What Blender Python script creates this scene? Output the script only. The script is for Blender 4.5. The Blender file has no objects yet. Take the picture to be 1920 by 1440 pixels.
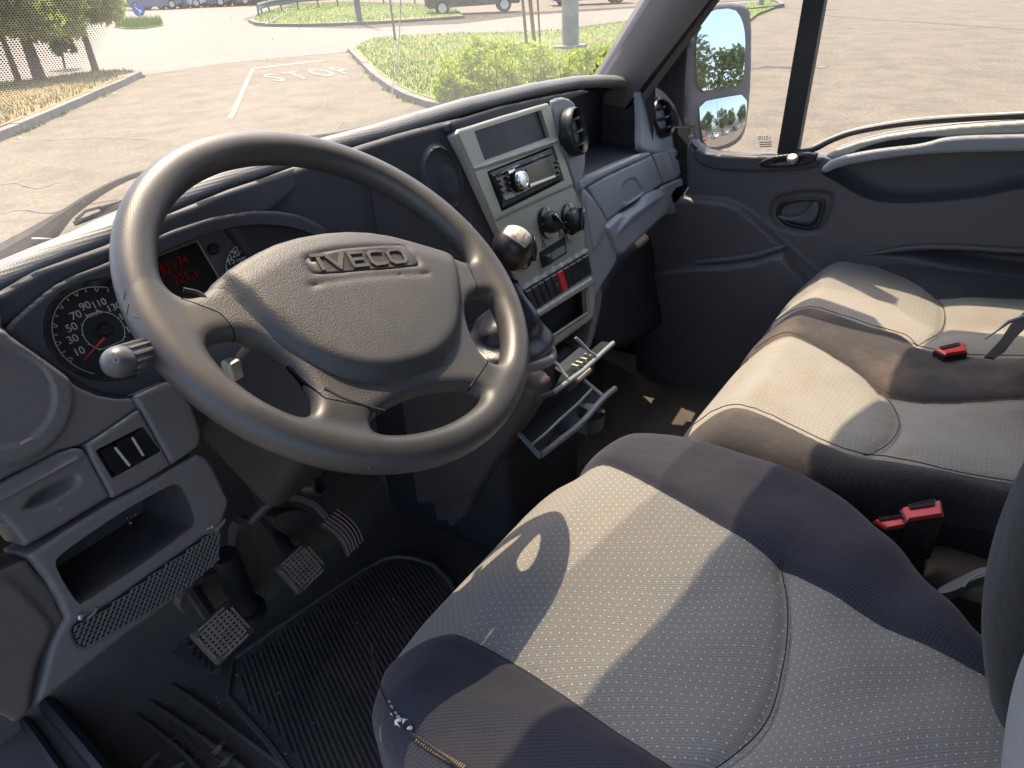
import bpy, math, random
import numpy as np
from math import sin, cos, pi, radians
random.seed(7); rng = np.random.default_rng(7)
SC = bpy.context.scene
COL = SC.collection

# ------------------------------------------------------------------ camera
CX, CY, FPX = 960.0, 720.0, 1300.0
CAM = np.array([-0.4720, -0.5446, 0.2654])
def _rot(nad, xvp):
    d = np.array([nad[0]-CX, nad[1]-CY, FPX]); d /= np.linalg.norm(d)
    x = np.array([xvp[0]-CX, xvp[1]-CY, FPX]); x = x-d*(x@d); x /= np.linalg.norm(x)
    z = -d; y = np.cross(z, x)
    return np.array([x, y, z])
R = _rot((1105., 3000.), (2000., -140.))
cam = bpy.data.cameras.new('camera'); camo = bpy.data.objects.new('camera', cam); COL.objects.link(camo)
cam.sensor_width = 36; cam.lens = 36*FPX/1920; cam.clip_start = .02; cam.clip_end = 900
from mathutils import Matrix, Vector
M = Matrix.Identity(4)
for i in range(3):
    M[i][0] = R[i, 0]; M[i][1] = -R[i, 1]; M[i][2] = -R[i, 2]; M[i][3] = CAM[i]
camo.matrix_world = M
SC.camera = camo

# ------------------------------------------------------------------ light
SUN_EL, SUN_AZ = 62.0, 37.0
w = bpy.data.worlds.new('World'); SC.world = w; w.use_nodes = True
nt = w.node_tree; nt.nodes.clear()
sky = nt.nodes.new('ShaderNodeTexSky'); sky.sky_type = 'NISHITA'; sky.sun_disc = False
sky.sun_elevation = radians(SUN_EL); sky.sun_rotation = radians(SUN_AZ); sky.air_density = .8; sky.dust_density = 3.0; sky.ozone_density = .3
bg = nt.nodes.new('ShaderNodeBackground'); bg.inputs[1].default_value = 0.15
wo = nt.nodes.new('ShaderNodeOutputWorld')
nt.links.new(sky.outputs[0], bg.inputs[0]); nt.links.new(bg.outputs[0], wo.inputs[0])
sl = bpy.data.lights.new('sun', 'SUN'); sl.energy = 2.4; sl.angle = radians(.53); sl.color = (1, .79, .56)
so = bpy.data.objects.new('sun', sl); COL.objects.link(so)
SUND = Vector((sin(radians(SUN_AZ))*cos(radians(SUN_EL)), cos(radians(SUN_AZ))*cos(radians(SUN_EL)), sin(radians(SUN_EL))))
so.rotation_euler = SUND.to_track_quat('Z', 'Y').to_euler()
SC.view_settings.view_transform = 'Standard'; SC.view_settings.look = 'None'
SC.view_settings.exposure = 1.85; SC.view_settings.gamma = 1
SC.view_settings.use_curve_mapping = False
SC.cycles.max_bounces = 10; SC.cycles.diffuse_bounces = 5; SC.cycles.transparent_max_bounces = 24
SC.cycles.use_denoising = True
SC.cycles.sample_clamp_indirect = 6

# ------------------------------------------------------------------ pixel -> point on a real surface of the cab
DN = np.array([-.08, 1, -.25])           # the dashboard's own face: leaning back, a little skewed
def ray(px, py): return R @ np.array([px-CX, py-CY, FPX])
SHIFT = [0.0]                            # how far forward the part of the dashboard being built stands
def W(px, py, off=None, n=None, d=None, **k):
    r = ray(px, py)
    if off is not None: t = (off+SHIFT[0]-CAM @ DN)/(r @ DN)
    elif n is not None: n = np.asarray(n, float); t = (d-CAM @ n)/(r @ n)
    else:
        a, v = list(k.items())[0]; i = 'xyz'.index(a); t = (v-CAM[i])/r[i]
    return CAM+r*t
GN = np.cross(ray(250, -28), ray(1900, -92)); GN /= GN[2]; GC = -1.45
def G(px, py, h=0.0):
    p = W(px, py, n=GN, d=GC+h); return p
def gz(x, y, h=0.0): return GC+h-GN[0]*x-GN[1]*y

# ------------------------------------------------------------------ node helpers
def newmat(name):
    m = bpy.data.materials.new(name); m.use_nodes = True; t = m.node_tree; t.nodes.clear()
    o = t.nodes.new('ShaderNodeOutputMaterial'); b = t.nodes.new('ShaderNodeBsdfPrincipled')
    t.links.new(b.outputs[0], o.inputs[0]); return m, t, b, o
def nd(t, typ, **k):
    n = t.nodes.new(typ)
    for a, v in k.items():
        if a in ('ins',):
            for i, x in v.items():
                if hasattr(x, 'node'): t.links.new(x, n.inputs[i])
                else: n.inputs[i].default_value = x
        else: setattr(n, a, v)
    return n
def mth(t, op, a, b=0.0, c=0.0):
    n = t.nodes.new('ShaderNodeMath'); n.operation = op
    for i, x in enumerate((a, b, c)):
        if hasattr(x, 'node'): t.links.new(x, n.inputs[i])
        else: n.inputs[i].default_value = x
    return n.outputs[0]
def mixc(t, f, a, b):
    n = t.nodes.new('ShaderNodeMix'); n.data_type = 'RGBA'
    for i, x in ((0, f), (6, a), (7, b)):
        if hasattr(x, 'node'): t.links.new(x, n.inputs[i])
        else: n.inputs[i].default_value = x if i == 0 else (*x, 1)
    return n.outputs[2]
def ramp(t, x, a, b):
    n = t.nodes.new('ShaderNodeMapRange'); n.inputs[1].default_value = a; n.inputs[2].default_value = b
    t.links.new(x, n.inputs[0]); return n.outputs[0]
def noise(t, vec, s, det=4, rough=.55):
    n = nd(t, 'ShaderNodeTexNoise'); n.inputs['Scale'].default_value = s; n.inputs['Detail'].default_value = det
    n.inputs['Roughness'].default_value = rough; t.links.new(vec, n.inputs['Vector']); return n.outputs[0]
def mat(name, col, rough=.5, metal=0, col2=None, ns=6, bump=None, spec=.5, fine=None, dust=None, coat=0):
    """col2: second colour in soft patches; bump (scale, strength, distance); dust (colour, amount): grime in patches"""
    m, t, b, o = newmat(name)
    tc = nd(t, 'ShaderNodeTexCoord'); ob = tc.outputs['Object']
    c = col
    if col2 is not None: c = mixc(t, ramp(t, noise(t, ob, ns), .35, .65), col, col2)
    if fine is not None: c = mixc(t, ramp(t, noise(t, ob, fine[0], 2), .35, .65), c, fine[1]) if col2 is not None else mixc(t, ramp(t, noise(t, ob, fine[0], 2), .35, .65), col, fine[1])
    if dust is not None:
        f = mth(t, 'MULTIPLY', ramp(t, noise(t, ob, dust[2], 7, .65), .42, .75), dust[1]); c = mixc(t, f, c, dust[0])
    if hasattr(c, 'node'): t.links.new(c, b.inputs['Base Color'])
    else: b.inputs['Base Color'].default_value = (*c, 1)
    b.inputs['Metallic'].default_value = metal
    b.inputs['Specular IOR Level'].default_value = spec
    if coat: b.inputs['Coat Weight'].default_value = coat
    r = mth(t, 'MULTIPLY_ADD', noise(t, ob, 9, 5), .22, rough-.11); t.links.new(r, b.inputs['Roughness'])
    if bump:
        bs = nd(t, 'ShaderNodeBump'); bs.inputs['Strength'].default_value = bump[1]; bs.inputs['Distance'].default_value = bump[2]
        t.links.new(noise(t, ob, bump[0], 3), bs.inputs['Height']); t.links.new(bs.outputs[0], b.inputs['Normal'])
    return m

def fabric(name, col, colb, stain, dots=None, weave=.0032, stainamt=.35):
    m, t, b, o = newmat(name)
    tc = nd(t, 'ShaderNodeTexCoord'); ob = tc.outputs['Object']
    s = nd(t, 'ShaderNodeSeparateXYZ'); t.links.new(ob, s.inputs[0]); X, Y, Z = s.outputs; Y = mth(t, 'SUBTRACT', Y, Z)
    rib = mth(t, 'MULTIPLY_ADD', mth(t, 'SINE', mth(t, 'MULTIPLY', mth(t, 'MULTIPLY_ADD', X, 1.48, Y), 2*pi/.0052)), .5, .5)
    wv = mth(t, 'MULTIPLY', mth(t, 'SINE', mth(t, 'MULTIPLY', mth(t, 'ADD', X, Y), 2*pi/weave)), mth(t, 'SINE', mth(t, 'MULTIPLY', mth(t, 'SUBTRACT', X, Y), 2*pi/weave)))
    wf = mth(t, 'MULTIPLY_ADD', mth(t, 'MULTIPLY_ADD', wv, .6, mth(t, 'MULTIPLY_ADD', noise(t, ob, 420, 2), 1.6, -.8)), .5, .5)
    wf = mth(t, 'MINIMUM', mth(t, 'MAXIMUM', mth(t, 'ADD', mth(t, 'MULTIPLY', wf, .65), mth(t, 'MULTIPLY', rib, .35)), 0.0), 1.0)
    c = mixc(t, wf, col, colb)
    c = mixc(t, mth(t, 'MULTIPLY', ramp(t, noise(t, ob, 9, 6, .6), .45, .72), stainamt), c, stain)
    # fine lint
    c = mixc(t, mth(t, 'MULTIPLY', ramp(t, noise(t, ob, 900, 2), .4, .75), .35), c, colb)
    if dots:
        p, q, dc = dots
        yq = mth(t, 'DIVIDE', Y, q); row = mth(t, 'FLOOR', yq)
        xs = mth(t, 'ADD', mth(t, 'DIVIDE', X, p), mth(t, 'MULTIPLY', mth(t, 'FLOORED_MODULO', row, 2.0), .5))
        fx = mth(t, 'MULTIPLY', mth(t, 'SUBTRACT', mth(t, 'FRACT', xs), .5), p)
        fy = mth(t, 'MULTIPLY', mth(t, 'SUBTRACT', mth(t, 'FRACT', yq), .5), q*1.25)
        dd = mth(t, 'SQRT', mth(t, 'ADD', mth(t, 'POWER', mth(t, 'ABSOLUTE', fx), 2.0), mth(t, 'POWER', mth(t, 'ABSOLUTE', fy), 2.0)))
        dm = mth(t, 'SUBTRACT', 1.0, ramp(t, dd, .0005, .0011))
        c = mixc(t, mth(t, 'MULTIPLY', dm, .75), c, dc)
    t.links.new(c, b.inputs['Base Color']); b.inputs['Roughness'].default_value = .95
    b.inputs['Specular IOR Level'].default_value = .15
    b.inputs['Sheen Weight'].default_value = .10; b.inputs['Sheen Roughness'].default_value = .5
    bs = nd(t, 'ShaderNodeBump'); bs.inputs['Strength'].default_value = .35; bs.inputs['Distance'].default_value = .0006
    t.links.new(wf, bs.inputs['Height'])
    b2 = nd(t, 'ShaderNodeBump'); b2.inputs['Strength'].default_value = .5; b2.inputs['Distance'].default_value = .01
    t.links.new(noise(t, ob, 14, 3), b2.inputs['Height']); t.links.new(bs.outputs[0], b2.inputs['Normal'])
    t.links.new(b2.outputs[0], b.inputs['Normal'])
    return m

# ------------------------------------------------------------------ object helpers
def thing(name, label, cat, loc=(0, 0, 0), group=None):
    o = bpy.data.objects.new(name, None); COL.objects.link(o); o.location = loc; o.empty_display_size = .05
    o['label'] = label; o['category'] = cat
    if group: o['group'] = group
    return o
def tag(o, label=None, cat=None, group=None, kind=None):
    for k, v in (('label', label), ('category', cat), ('group', group), ('kind', kind)):
        if v: o[k] = v
    return o
def worldloc(p):
    v = Vector((0, 0, 0))
    while p is not None: v = v+p.location; p = p.parent
    return v
def mk(name, V, F, m, parent=None, smooth=True, auto=None, label=None):
    me = bpy.data.meshes.new(name)
    V = np.asarray(V, float)
    if parent is not None: V = V-np.array(worldloc(parent))
    me.from_pydata(V.tolist(), [], [list(map(int, f)) for f in F]); me.update()
    if smooth:
        me.polygons.foreach_set('use_smooth', [True]*len(me.polygons))
        if auto is not None: me.set_sharp_from_angle(angle=radians(auto))
    me.materials.append(m)
    o = bpy.data.objects.new(name, me); COL.objects.link(o)
    if parent is not None: o.parent = parent
    if label: o['label'] = label
    return o
class MB:
    def __init__(s): s.V = []; s.F = []
    def add(s, V, F):
        b = len(s.V); s.V += [tuple(v) for v in V]; s.F += [[b+int(i) for i in f] for f in F]; return s
    def build(s, name, m, parent=None, smooth=True, auto=40, label=None): return mk(name, s.V, s.F, m, parent, smooth, auto, label)
def box(c, sx, sy, sz, ax=None, bev=0.0):
    """box of full sizes sx, sy, sz about c with axes ax (3 unit vectors); bev: chamfer"""
    ax = np.eye(3) if ax is None else np.asarray(ax, float)
    h = np.array([sx, sy, sz])/2; V = []; F = []
    if bev <= 0:
        for i in (-1, 1):
            for j in (-1, 1):
                for k in (-1, 1): V.append(np.array(c)+ax[0]*h[0]*i+ax[1]*h[1]*j+ax[2]*h[2]*k)
        F = [(0, 1, 3, 2), (4, 6, 7, 5), (0, 4, 5, 1), (2, 3, 7, 6), (0, 2, 6, 4), (1, 5, 7, 3)]
        return V, F
    b = min(bev, *(h*.95))
    prof = []   # rounded prism along axis 2 with chamfered ends
    for (sx_, sy_) in ((1, 1), (-1, 1), (-1, -1), (1, -1)):
        a0 = {(1, 1): 0, (-1, 1): 90, (-1, -1): 180, (1, -1): 270}[(sx_, sy_)]
        for a in (0, 30, 60, 90):
            A = radians(a0+a); prof.append(((h[0]-b)*sx_+b*cos(A), (h[1]-b)*sy_+b*sin(A)))
    n = len(prof); rings = []
    for (z, s) in ((-h[2], b), (-h[2]+b*.3, b*.3), (-h[2]+b, 0), (h[2]-b, 0), (h[2]-b*.3, b*.3), (h[2], b)):
        for (x, y) in prof:
            l = math.hypot(x, y)+1e-9
            xx = x-math.copysign(min(s, abs(x)), x)*.7; yy = y-math.copysign(min(s, abs(y)), y)*.7
            V.append(np.array(c)+ax[0]*xx+ax[1]*yy+ax[2]*z)
    for r in range(5):
        for i in range(n): F.append((r*n+i, r*n+(i+1) % n, (r+1)*n+(i+1) % n, (r+1)*n+i))
    F.append(tuple(range(n))[::-1]); F.append(tuple(range(5*n, 6*n)))
    return V, F
def frame(d, up=(0, 0, 1)):
    d = np.asarray(d, float); d = d/np.linalg.norm(d); u = np.cross(up, d)
    if np.linalg.norm(u) < 1e-5: u = np.cross((0, 1, 0), d)
    u /= np.linalg.norm(u); return u, np.cross(d, u), d
def tube(P, r, n=12, cap=True, close=False):
    P = [np.asarray(p, float) for p in P]; k = len(P); V = []; F = []
    rs = r if hasattr(r, '__len__') else [r]*k; pu = None
    for i in range(k):
        if close: d = P[(i+1) % k]-P[i-1]
        else: d = P[min(i+1, k-1)]-P[max(i-1, 0)]
        d = d/(np.linalg.norm(d)+1e-12)
        if pu is None: u = frame(d)[0]
        else: u = pu-d*(pu@d); u /= np.linalg.norm(u)
        pu = u; v = np.cross(d, u)
        for j in range(n):
            a = 2*pi*j/n; V.append(P[i]+rs[i]*(cos(a)*u+sin(a)*v))
    for i in range(k if close else k-1):
        i2 = (i+1) % k
        for j in range(n): F.append((i*n+j, i*n+(j+1) % n, i2*n+(j+1) % n, i2*n+j))
    if cap and not close: F.append(tuple(range(n))[::-1]); F.append(tuple(range((k-1)*n, k*n)))
    return V, F
def lathe(c, axis, prof, n=40, up=(0, 0, 1), sy=1.0, cap=True):
    """prof: (radius, height along axis)"""
    u, v, d = frame(axis, up); V = []; F = []; c = np.asarray(c, float)
    for (r, h) in prof:
        for j in range(n):
            a = 2*pi*j/n; V.append(c+d*h+r*(cos(a)*u+sy*sin(a)*v))
    for i in range(len(prof)-1):
        for j in range(n): F.append((i*n+j, i*n+(j+1) % n, (i+1)*n+(j+1) % n, (i+1)*n+j))
    if cap: F.append(tuple(range(n))[::-1]); F.append(tuple(range((len(prof)-1)*n, len(prof)*n)))
    return V, F
def prism(P, ext):
    P = [np.asarray(p, float) for p in P]; n = len(P); e = np.asarray(ext, float)
    V = P+[p+e for p in P]; F = [tuple(range(n)), tuple(range(n, 2*n))[::-1]]
    for i in range(n): F.append((i, n+i, n+(i+1) % n, (i+1) % n))
    return V, F
def cr(P, k=6, close=False):
    """Catmull-Rom through points"""
    P = [np.asarray(p, float) for p in P]; n = len(P); out = []
    for i in range(n if close else n-1):
        a = P[(i-1) % n] if close or i > 0 else 2*P[0]-P[1]; b = P[i]; c = P[(i+1) % n]; d = P[(i+2) % n] if close or i+2 < n else 2*P[-1]-P[-2]
        for j in range(k):
            t = j/k; out.append(.5*((2*b)+(-a+c)*t+(2*a-5*b+4*c-d)*t*t+(-a+3*b-3*c+d)*t**3))
    if not close: out.append(P[-1])
    return out
def chaikin(P, it=2, close=True):
    P = [np.asarray(p, float) for p in P]
    for _ in range(it):
        Q = []; n = len(P)
        for i in range(n): a, b = P[i], P[(i+1) % n]; Q += [.75*a+.25*b, .25*a+.75*b]
        P = Q
    return P
def sdf(P, poly):
    """signed distance (inside +) of points P (N,2) to polygon"""
    P = np.asarray(P, float); A = np.asarray(poly, float); B = np.roll(A, -1, 0)
    out = np.empty(len(P))
    for s in range(0, len(P), 40000):
        Q = P[s:s+40000]; e = B-A; w = Q[:, None]-A[None]
        t = np.clip((w*e).sum(2)/((e*e).sum(1)+1e-15), 0, 1)
        d = np.sqrt(((w-e*t[..., None])**2).sum(2)).min(1)
        c = ((A[:, 1] <= Q[:, None, 1]) != (B[:, 1] <= Q[:, None, 1]))
        with np.errstate(divide='ignore', invalid='ignore'):
            xi = A[:, 0]+(Q[:, None, 1]-A[:, 1])/(B[:, 1]-A[:, 1])*e[:, 0]
        ins = (c & (Q[:, None, 0] < xi)).sum(1) % 2 == 1
        out[s:s+40000] = np.where(ins, d, -d)
    return out
def lined(P, line):
    P = np.asarray(P, float); A = np.asarray(line, float)[:-1]; B = np.asarray(line, float)[1:]; e = B-A; out = np.empty(len(P))
    for s in range(0, len(P), 40000):
        w = P[s:s+40000][:, None]-A[None]; t = np.clip((w*e).sum(2)/((e*e).sum(1)+1e-15), 0, 1)
        out[s:s+40000] = np.sqrt(((w-e*t[..., None])**2).sum(2)).min(1)
    return out
def clip(V, F, phi):
    """keep phi>=0, cutting faces along phi=0"""
    V = [tuple(v) for v in np.asarray(V)]; phi = list(map(float, phi)); out = []; cache = {}
    ins = np.asarray(phi) >= 0; Fa = [tuple(f) for f in F]
    def cut(a, b):
        k = (a, b) if a < b else (b, a)
        if k not in cache:
            t = phi[k[0]]/(phi[k[0]]-phi[k[1]]); p = np.array(V[k[0]])*(1-t)+np.array(V[k[1]])*t
            V.append(tuple(p)); cache[k] = len(V)-1
        return cache[k]
    for f in Fa:
        s = [ins[i] for i in f]
        if all(s): out.append(f); continue
        if not any(s): continue
        g = []
        for i in range(len(f)):
            a, b = f[i], f[(i+1) % len(f)]
            if ins[a]: g.append(a)
            if ins[a] != ins[b]: g.append(cut(a, b))
        if len(g) >= 3: out.append(tuple(g))
    used = sorted({i for f in out for i in f}); mp = {u: i for i, u in enumerate(used)}
    return np.array([V[u] for u in used]).reshape(-1, 3), [tuple(mp[i] for i in f) for f in out]
def skirt(V, F, vec):
    cnt = {}
    for f in F:
        for i in range(len(f)):
            a, b = f[i], f[(i+1) % len(f)]; k = (min(a, b), max(a, b)); cnt[k] = None if k in cnt else (a, b)
    V = list(map(tuple, V)); F = list(F); mp = {}
    for k, e in cnt.items():
        if e is None: continue
        a, b = e
        for x in (a, b):
            if x not in mp: mp[x] = len(V); V.append(tuple(np.array(V[x])+vec))
        F.append((b, a, mp[a], mp[b]))
    return V, F
def sst(x): x = np.clip(x, 0, 1); return x*x*(3-2*x)
def relief(name, poly, plane, m, parent=None, feats=(), thick=.02, res=.004, edge=.004, sm=1, lift=0.0, holes=(), extra=None, label=None):
    """a panel: outline (photo pixels) laid on a plane (n, d), with raised/sunk features, rounded edge and real thickness.
    feats: (poly_px, depth, width, smooth) ; holes: (poly_px, smooth)"""
    n, d = plane; n = np.asarray(n, float); ln = np.linalg.norm(n); nn = n/ln
    pts = np.array([W(*p, n=n, d=d) for p in poly]); O = pts.mean(0)
    N = -nn if nn @ (O-CAM) > 0 else nn
    U = np.cross((0, 0, 1.), N); U /= np.linalg.norm(U); Vv = np.cross(N, U)
    def uv(pp, s):
        q = np.array([W(*p, n=n, d=d) for p in pp])-O; q = np.stack([q@U, q@Vv], 1); return chaikin(q, s) if s else q
    out = np.array(uv(poly, sm)); lo = out.min(0)-res*2; hi = out.max(0)+res*2
    nx, ny = int((hi[0]-lo[0])/res)+2, int((hi[1]-lo[1])/res)+2
    gx, gy = np.meshgrid(lo[0]+np.arange(nx)*res, lo[1]+np.arange(ny)*res, indexing='ij')
    P = np.stack([gx.ravel(), gy.ravel()], 1); sd = sdf(P, out); keep = sd.copy()
    h = np.full(len(P), float(lift))
    for ft in feats:
        fp, dep, wd, s = ft; h = h+dep*sst(sdf(P, uv(fp, s))/wd)
    if extra is not None: h = h+extra(P, uv)
    if edge > 0: h = h-edge*(1-np.sqrt(np.clip(1-(1-np.clip(sd, 0, edge)/edge)**2, 0, 1)))
    for hp, s in holes: keep = np.minimum(keep, -sdf(P, uv(hp, s)))
    V = O+P[:, :1]*U+P[:, 1:]*Vv+h[:, None]*N
    idx = np.arange(nx*ny).reshape(nx, ny)
    F = np.stack([idx[:-1, :-1], idx[1:, :-1], idx[1:, 1:], idx[:-1, 1:]], -1).reshape(-1, 4)
    F = F[(keep[F] >= 0).any(1)]
    V2, F2 = clip(V, F, keep)
    V2, F2 = skirt(V2, F2, -N*thick)
    return mk(name, V2, F2, m, parent, True, 50, label)
def nets(F3, org, step):
    """surface nets of a scalar volume, solid where F3<0"""
    s = F3 < 0; nx, ny, nz = F3.shape
    cnt = np.zeros((nx-1, ny-1, nz-1)); acc = np.zeros((nx-1, ny-1, nz-1, 3))
    for ax in range(3):
        for a in (0, 1):
            for b in (0, 1):
                o = [0, 0, 0]; oth = [i for i in range(3) if i != ax]; o[oth[0]] = a; o[oth[1]] = b
                sl0 = tuple(slice(o[i], o[i]+F3.shape[i]-1) for i in range(3)); o2 = list(o); o2[ax] = 1
                sl1 = tuple(slice(o2[i], o2[i]+F3.shape[i]-1) for i in range(3))
                f0, f1 = F3[sl0], F3[sl1]; c = (f0 < 0) != (f1 < 0)
                t = np.where(c, f0/(np.where(c, f0-f1, 1)), 0); cnt += c
                p = np.zeros(f0.shape+(3,)); p[..., oth[0]] = a; p[..., oth[1]] = b; p[..., ax] = t; acc += p*c[..., None]
    act = cnt > 0; vid = np.full(cnt.shape, -1); I = np.argwhere(act); vid[act] = np.arange(len(I))
    V = (I+acc[act]/cnt[act][:, None])*step+org; Q = []
    for ax in range(3):
        o1, o2 = [(1, 2), (2, 0), (0, 1)][ax]
        sl0 = [slice(1, -1)]*3; sl0[ax] = slice(0, -1); sl1 = list(sl0); sl1[ax] = slice(1, None)
        a, b = s[tuple(sl0)], s[tuple(sl1)]
        for inv, c in ((False, a & ~b), (True, ~a & b)):
            J = np.argwhere(c); J = J+np.array([0 if i == ax else 1 for i in range(3)])
            def g(d1, d2):
                K = J.copy(); K[:, o1] -= d1; K[:, o2] -= d2; return vid[K[:, 0], K[:, 1], K[:, 2]]
            q = np.stack([g(1, 1), g(0, 1), g(0, 0), g(1, 0)], 1)
            Q.append(q[:, ::-1] if inv else q)
    Q = np.concatenate(Q); return V, Q[(Q >= 0).all(1)]
def smin(a, b, k): h = np.clip(.5+.5*(b-a)/k, 0, 1); return b*(1-h)+a*h-k*h*(1-h)
def relax(V, F, it=2, lam=.5):
    F = np.asarray(F); n = len(V); E = np.concatenate([F[:, [i, (i+1) % 4]] for i in range(4)]); E = np.unique(np.sort(E, 1), axis=0)
    for _ in range(it):
        acc = np.zeros((n, 3)); c = np.zeros(n)
        for a, b in ((0, 1), (1, 0)): np.add.at(acc, E[:, a], V[E[:, b]]); np.add.at(c, E[:, a], 1)
        V = V*(1-lam)+lam*acc/np.maximum(c, 1)[:, None]
    return V
def text(s, size, org, ux, uy, depth=0.0004, align='CENTER', bold=0.0, sp=1.0):
    """built-in font as mesh, laid out along ux, uy at org"""
    c = bpy.data.curves.new('t', 'FONT'); c.body = s; c.size = size; c.align_x = align; c.align_y = 'CENTER'; c.extrude = depth; c.offset = bold; c.space_character = sp
    o = bpy.data.objects.new('t', c); COL.objects.link(o)
    dg = bpy.context.evaluated_depsgraph_get(); me = bpy.data.meshes.new_from_object(o.evaluated_get(dg))
    ux = np.asarray(ux, float); uy = np.asarray(uy, float); n = np.cross(ux, uy)
    V = [np.asarray(org)+ux*v.co.x+uy*v.co.y+n*v.co.z for v in me.vertices]; F = [tuple(p.vertices) for p in me.polygons]
    bpy.data.objects.remove(o); bpy.data.curves.remove(c); bpy.data.meshes.remove(me)
    return V, F
# ------------------------------------------------------------------ materials
asphalt = mat('asphalt', (.120, .100, .067), .9, col2=(.092, .077, .052), ns=.35, fine=(22, (.158, .132, .090)), bump=(60, .25, .02), dust=((.062, .055, .043), .85, 1.7))
road_m = mat('road_asphalt', (.15, .137, .115), .9, col2=(.125, .115, .097), ns=.25, fine=(30, (.178, .165, .14)), bump=(60, .2, .02), dust=((.14, .13, .11), .45, .8))
kerb_m = mat('kerb_concrete', (.14, .135, .125), .9, col2=(.19, .18, .16), ns=4, bump=(40, .4, .02), dust=((.12, .11, .09), .5, 5))
grass_m = mat('turf', (.10, .17, .03), .95, col2=(.24, .21, .06), ns=.55, fine=(14, (.11, .16, .035)), bump=(20, .5, .05))
dry_m = mat('dry_turf', (.20, .145, .055), .95, col2=(.13, .13, .04), ns=.6, fine=(14, (.24, .18, .08)), bump=(20, .5, .05))
blade_m = mat('grass_blades', (.10, .22, .025), .8, col2=(.22, .24, .05), ns=.45, fine=(9, (.14, .26, .04)))
paint_m = mat('road_paint', (.26, .24, .20), .8, col2=(.18, .16, .128), ns=3, dust=((.15, .13, .105), .9, 5))
def leafmat(name, a, b):
    m, t, bb, o = newmat(name)
    tc = nd(t, 'ShaderNodeTexCoord'); c = mixc(t, ramp(t, noise(t, tc.outputs['Object'], 2.2, 3), .35, .65), a, b)
    t.links.new(c, bb.inputs['Base Color']); bb.inputs['Roughness'].default_value = .6
    tr = nd(t, 'ShaderNodeBsdfTranslucent'); t.links.new(c, tr.inputs[0]); mx = nd(t, 'ShaderNodeMixShader'); mx.inputs[0].default_value = .62
    t.links.new(bb.outputs[0], mx.inputs[1]); t.links.new(tr.outputs[0], mx.inputs[2]); t.links.new(mx.outputs[0], o.inputs[0]); return m
leaf_m = leafmat('tree_leaves', (.26, .34, .08), (.48, .52, .14))
leaf2_m = leafmat('bush_leaves', (.22, .33, .04), (.40, .46, .08))
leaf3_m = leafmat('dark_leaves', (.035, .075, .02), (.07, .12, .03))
bark_m = mat('bark', (.10, .08, .06), .9, col2=(.15, .12, .09), ns=8, bump=(30, .6, .03))
wood_m = mat('stake_wood', (.22, .15, .09), .8, col2=(.15, .10, .06), ns=6)
galv_m = mat('galvanised_steel', (.30, .31, .31), .5, metal=.5, col2=(.38, .38, .36), ns=5)
dark_metal = mat('grey_post_paint', (.13, .15, .15), .5, metal=.2)
conc_m = mat('concrete_pole', (.30, .30, .28), .85, col2=(.24, .24, .22), ns=3, bump=(30, .3, .01))
blue_m = mat('sign_blue', (.02, .13, .42), .35); white_m = mat('white_paint', (.8, .8, .78), .4)
tyre_m = mat('tyre_rubber', (.02, .02, .02), .8); rimm = mat('alloy', (.45, .45, .46), .3, metal=.8)
carglass = mat('car_glass', (.02, .025, .03), .08)
carpaints = [mat('car_paint_'+n, c, .25, metal=.3, coat=.6) for n, c in (('charcoal', (.045, .05, .06)), ('blue_grey', (.06, .08, .12)), ('silver', (.36, .37, .38)), ('navy', (.02, .03, .08)), ('white', (.7, .7, .69)), ('red', (.35, .03, .02)))]

hard = mat('hard_plastic', (.128, .124, .121), .44, col2=(.112, .109, .108), ns=5, bump=(1100, .28, .0006), dust=((.14, .12, .10), .12, 9))
hard_l = mat('grey_plastic', (.22, .24, .26), .44, col2=(.20, .22, .24), ns=5, bump=(1100, .25, .0006), dust=((.2, .18, .15), .12, 9))
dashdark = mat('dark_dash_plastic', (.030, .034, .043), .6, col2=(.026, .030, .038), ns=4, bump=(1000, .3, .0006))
black = mat('black_plastic', (.012, .013, .016), .38, dust=((.08, .07, .06), .12, 14))
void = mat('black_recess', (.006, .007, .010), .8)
gloss = mat('gloss_black', (.010, .011, .013), .16, dust=((.1, .1, .1), .08, 20))
silver = mat('silver_trim', (.37, .37, .315), .42, metal=.25, col2=(.35, .35, .30), ns=6, dust=((.22, .19, .15), .12, 12))
chrome = mat('chrome', (.62, .64, .66), .22, metal=1)
palegrey = mat('pale_grey_plastic', (.19, .22, .24), .4)
red_m = mat('red_plastic', (.62, .035, .03), .38, dust=((.3, .1, .08), .2, 30))
redsw = mat('red_switch', (.55, .02, .015), .45)
needle_m = mat('needle_red', (.75, .06, .03), .5)
wheel_m = mat('wheel_plastic', (.043, .042, .041), .45, col2=(.058, .055, .052), ns=14, bump=(900, .2, .0008), dust=((.14, .12, .10), .35, 11), spec=.6)
cover_m = mat('wheel_cover_plastic', (.046, .045, .045), .52, col2=(.040, .0395, .040), ns=8, bump=(700, .8, .0008), dust=((.15, .13, .105), .22, 9), spec=.6)
badge_m = mat('badge_plastic', (.040, .040, .042), .42, dust=((.16, .13, .10), .3, 40))
letter_m = mat('badge_letter', (.085, .075, .065), .4, dust=((.22, .18, .13), .5, 60))
leather = mat('boot_leather', (.018, .021, .032), .38, bump=(60, .5, .003))
carpet = mat('floor_rubber', (.055, .050, .042), .85, col2=(.080, .070, .057), ns=7, bump=(300, .6, .002), dust=((.06, .05, .036), .5, 8))
matm = mat('mat_rubber', (.034, .034, .033), .7, col2=(.050, .047, .042), ns=9, dust=((.10, .085, .065), .5, 12))
pedalm = mat('pedal_rubber', (.17, .13, .095), .7, col2=(.10, .08, .062), ns=40)
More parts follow.
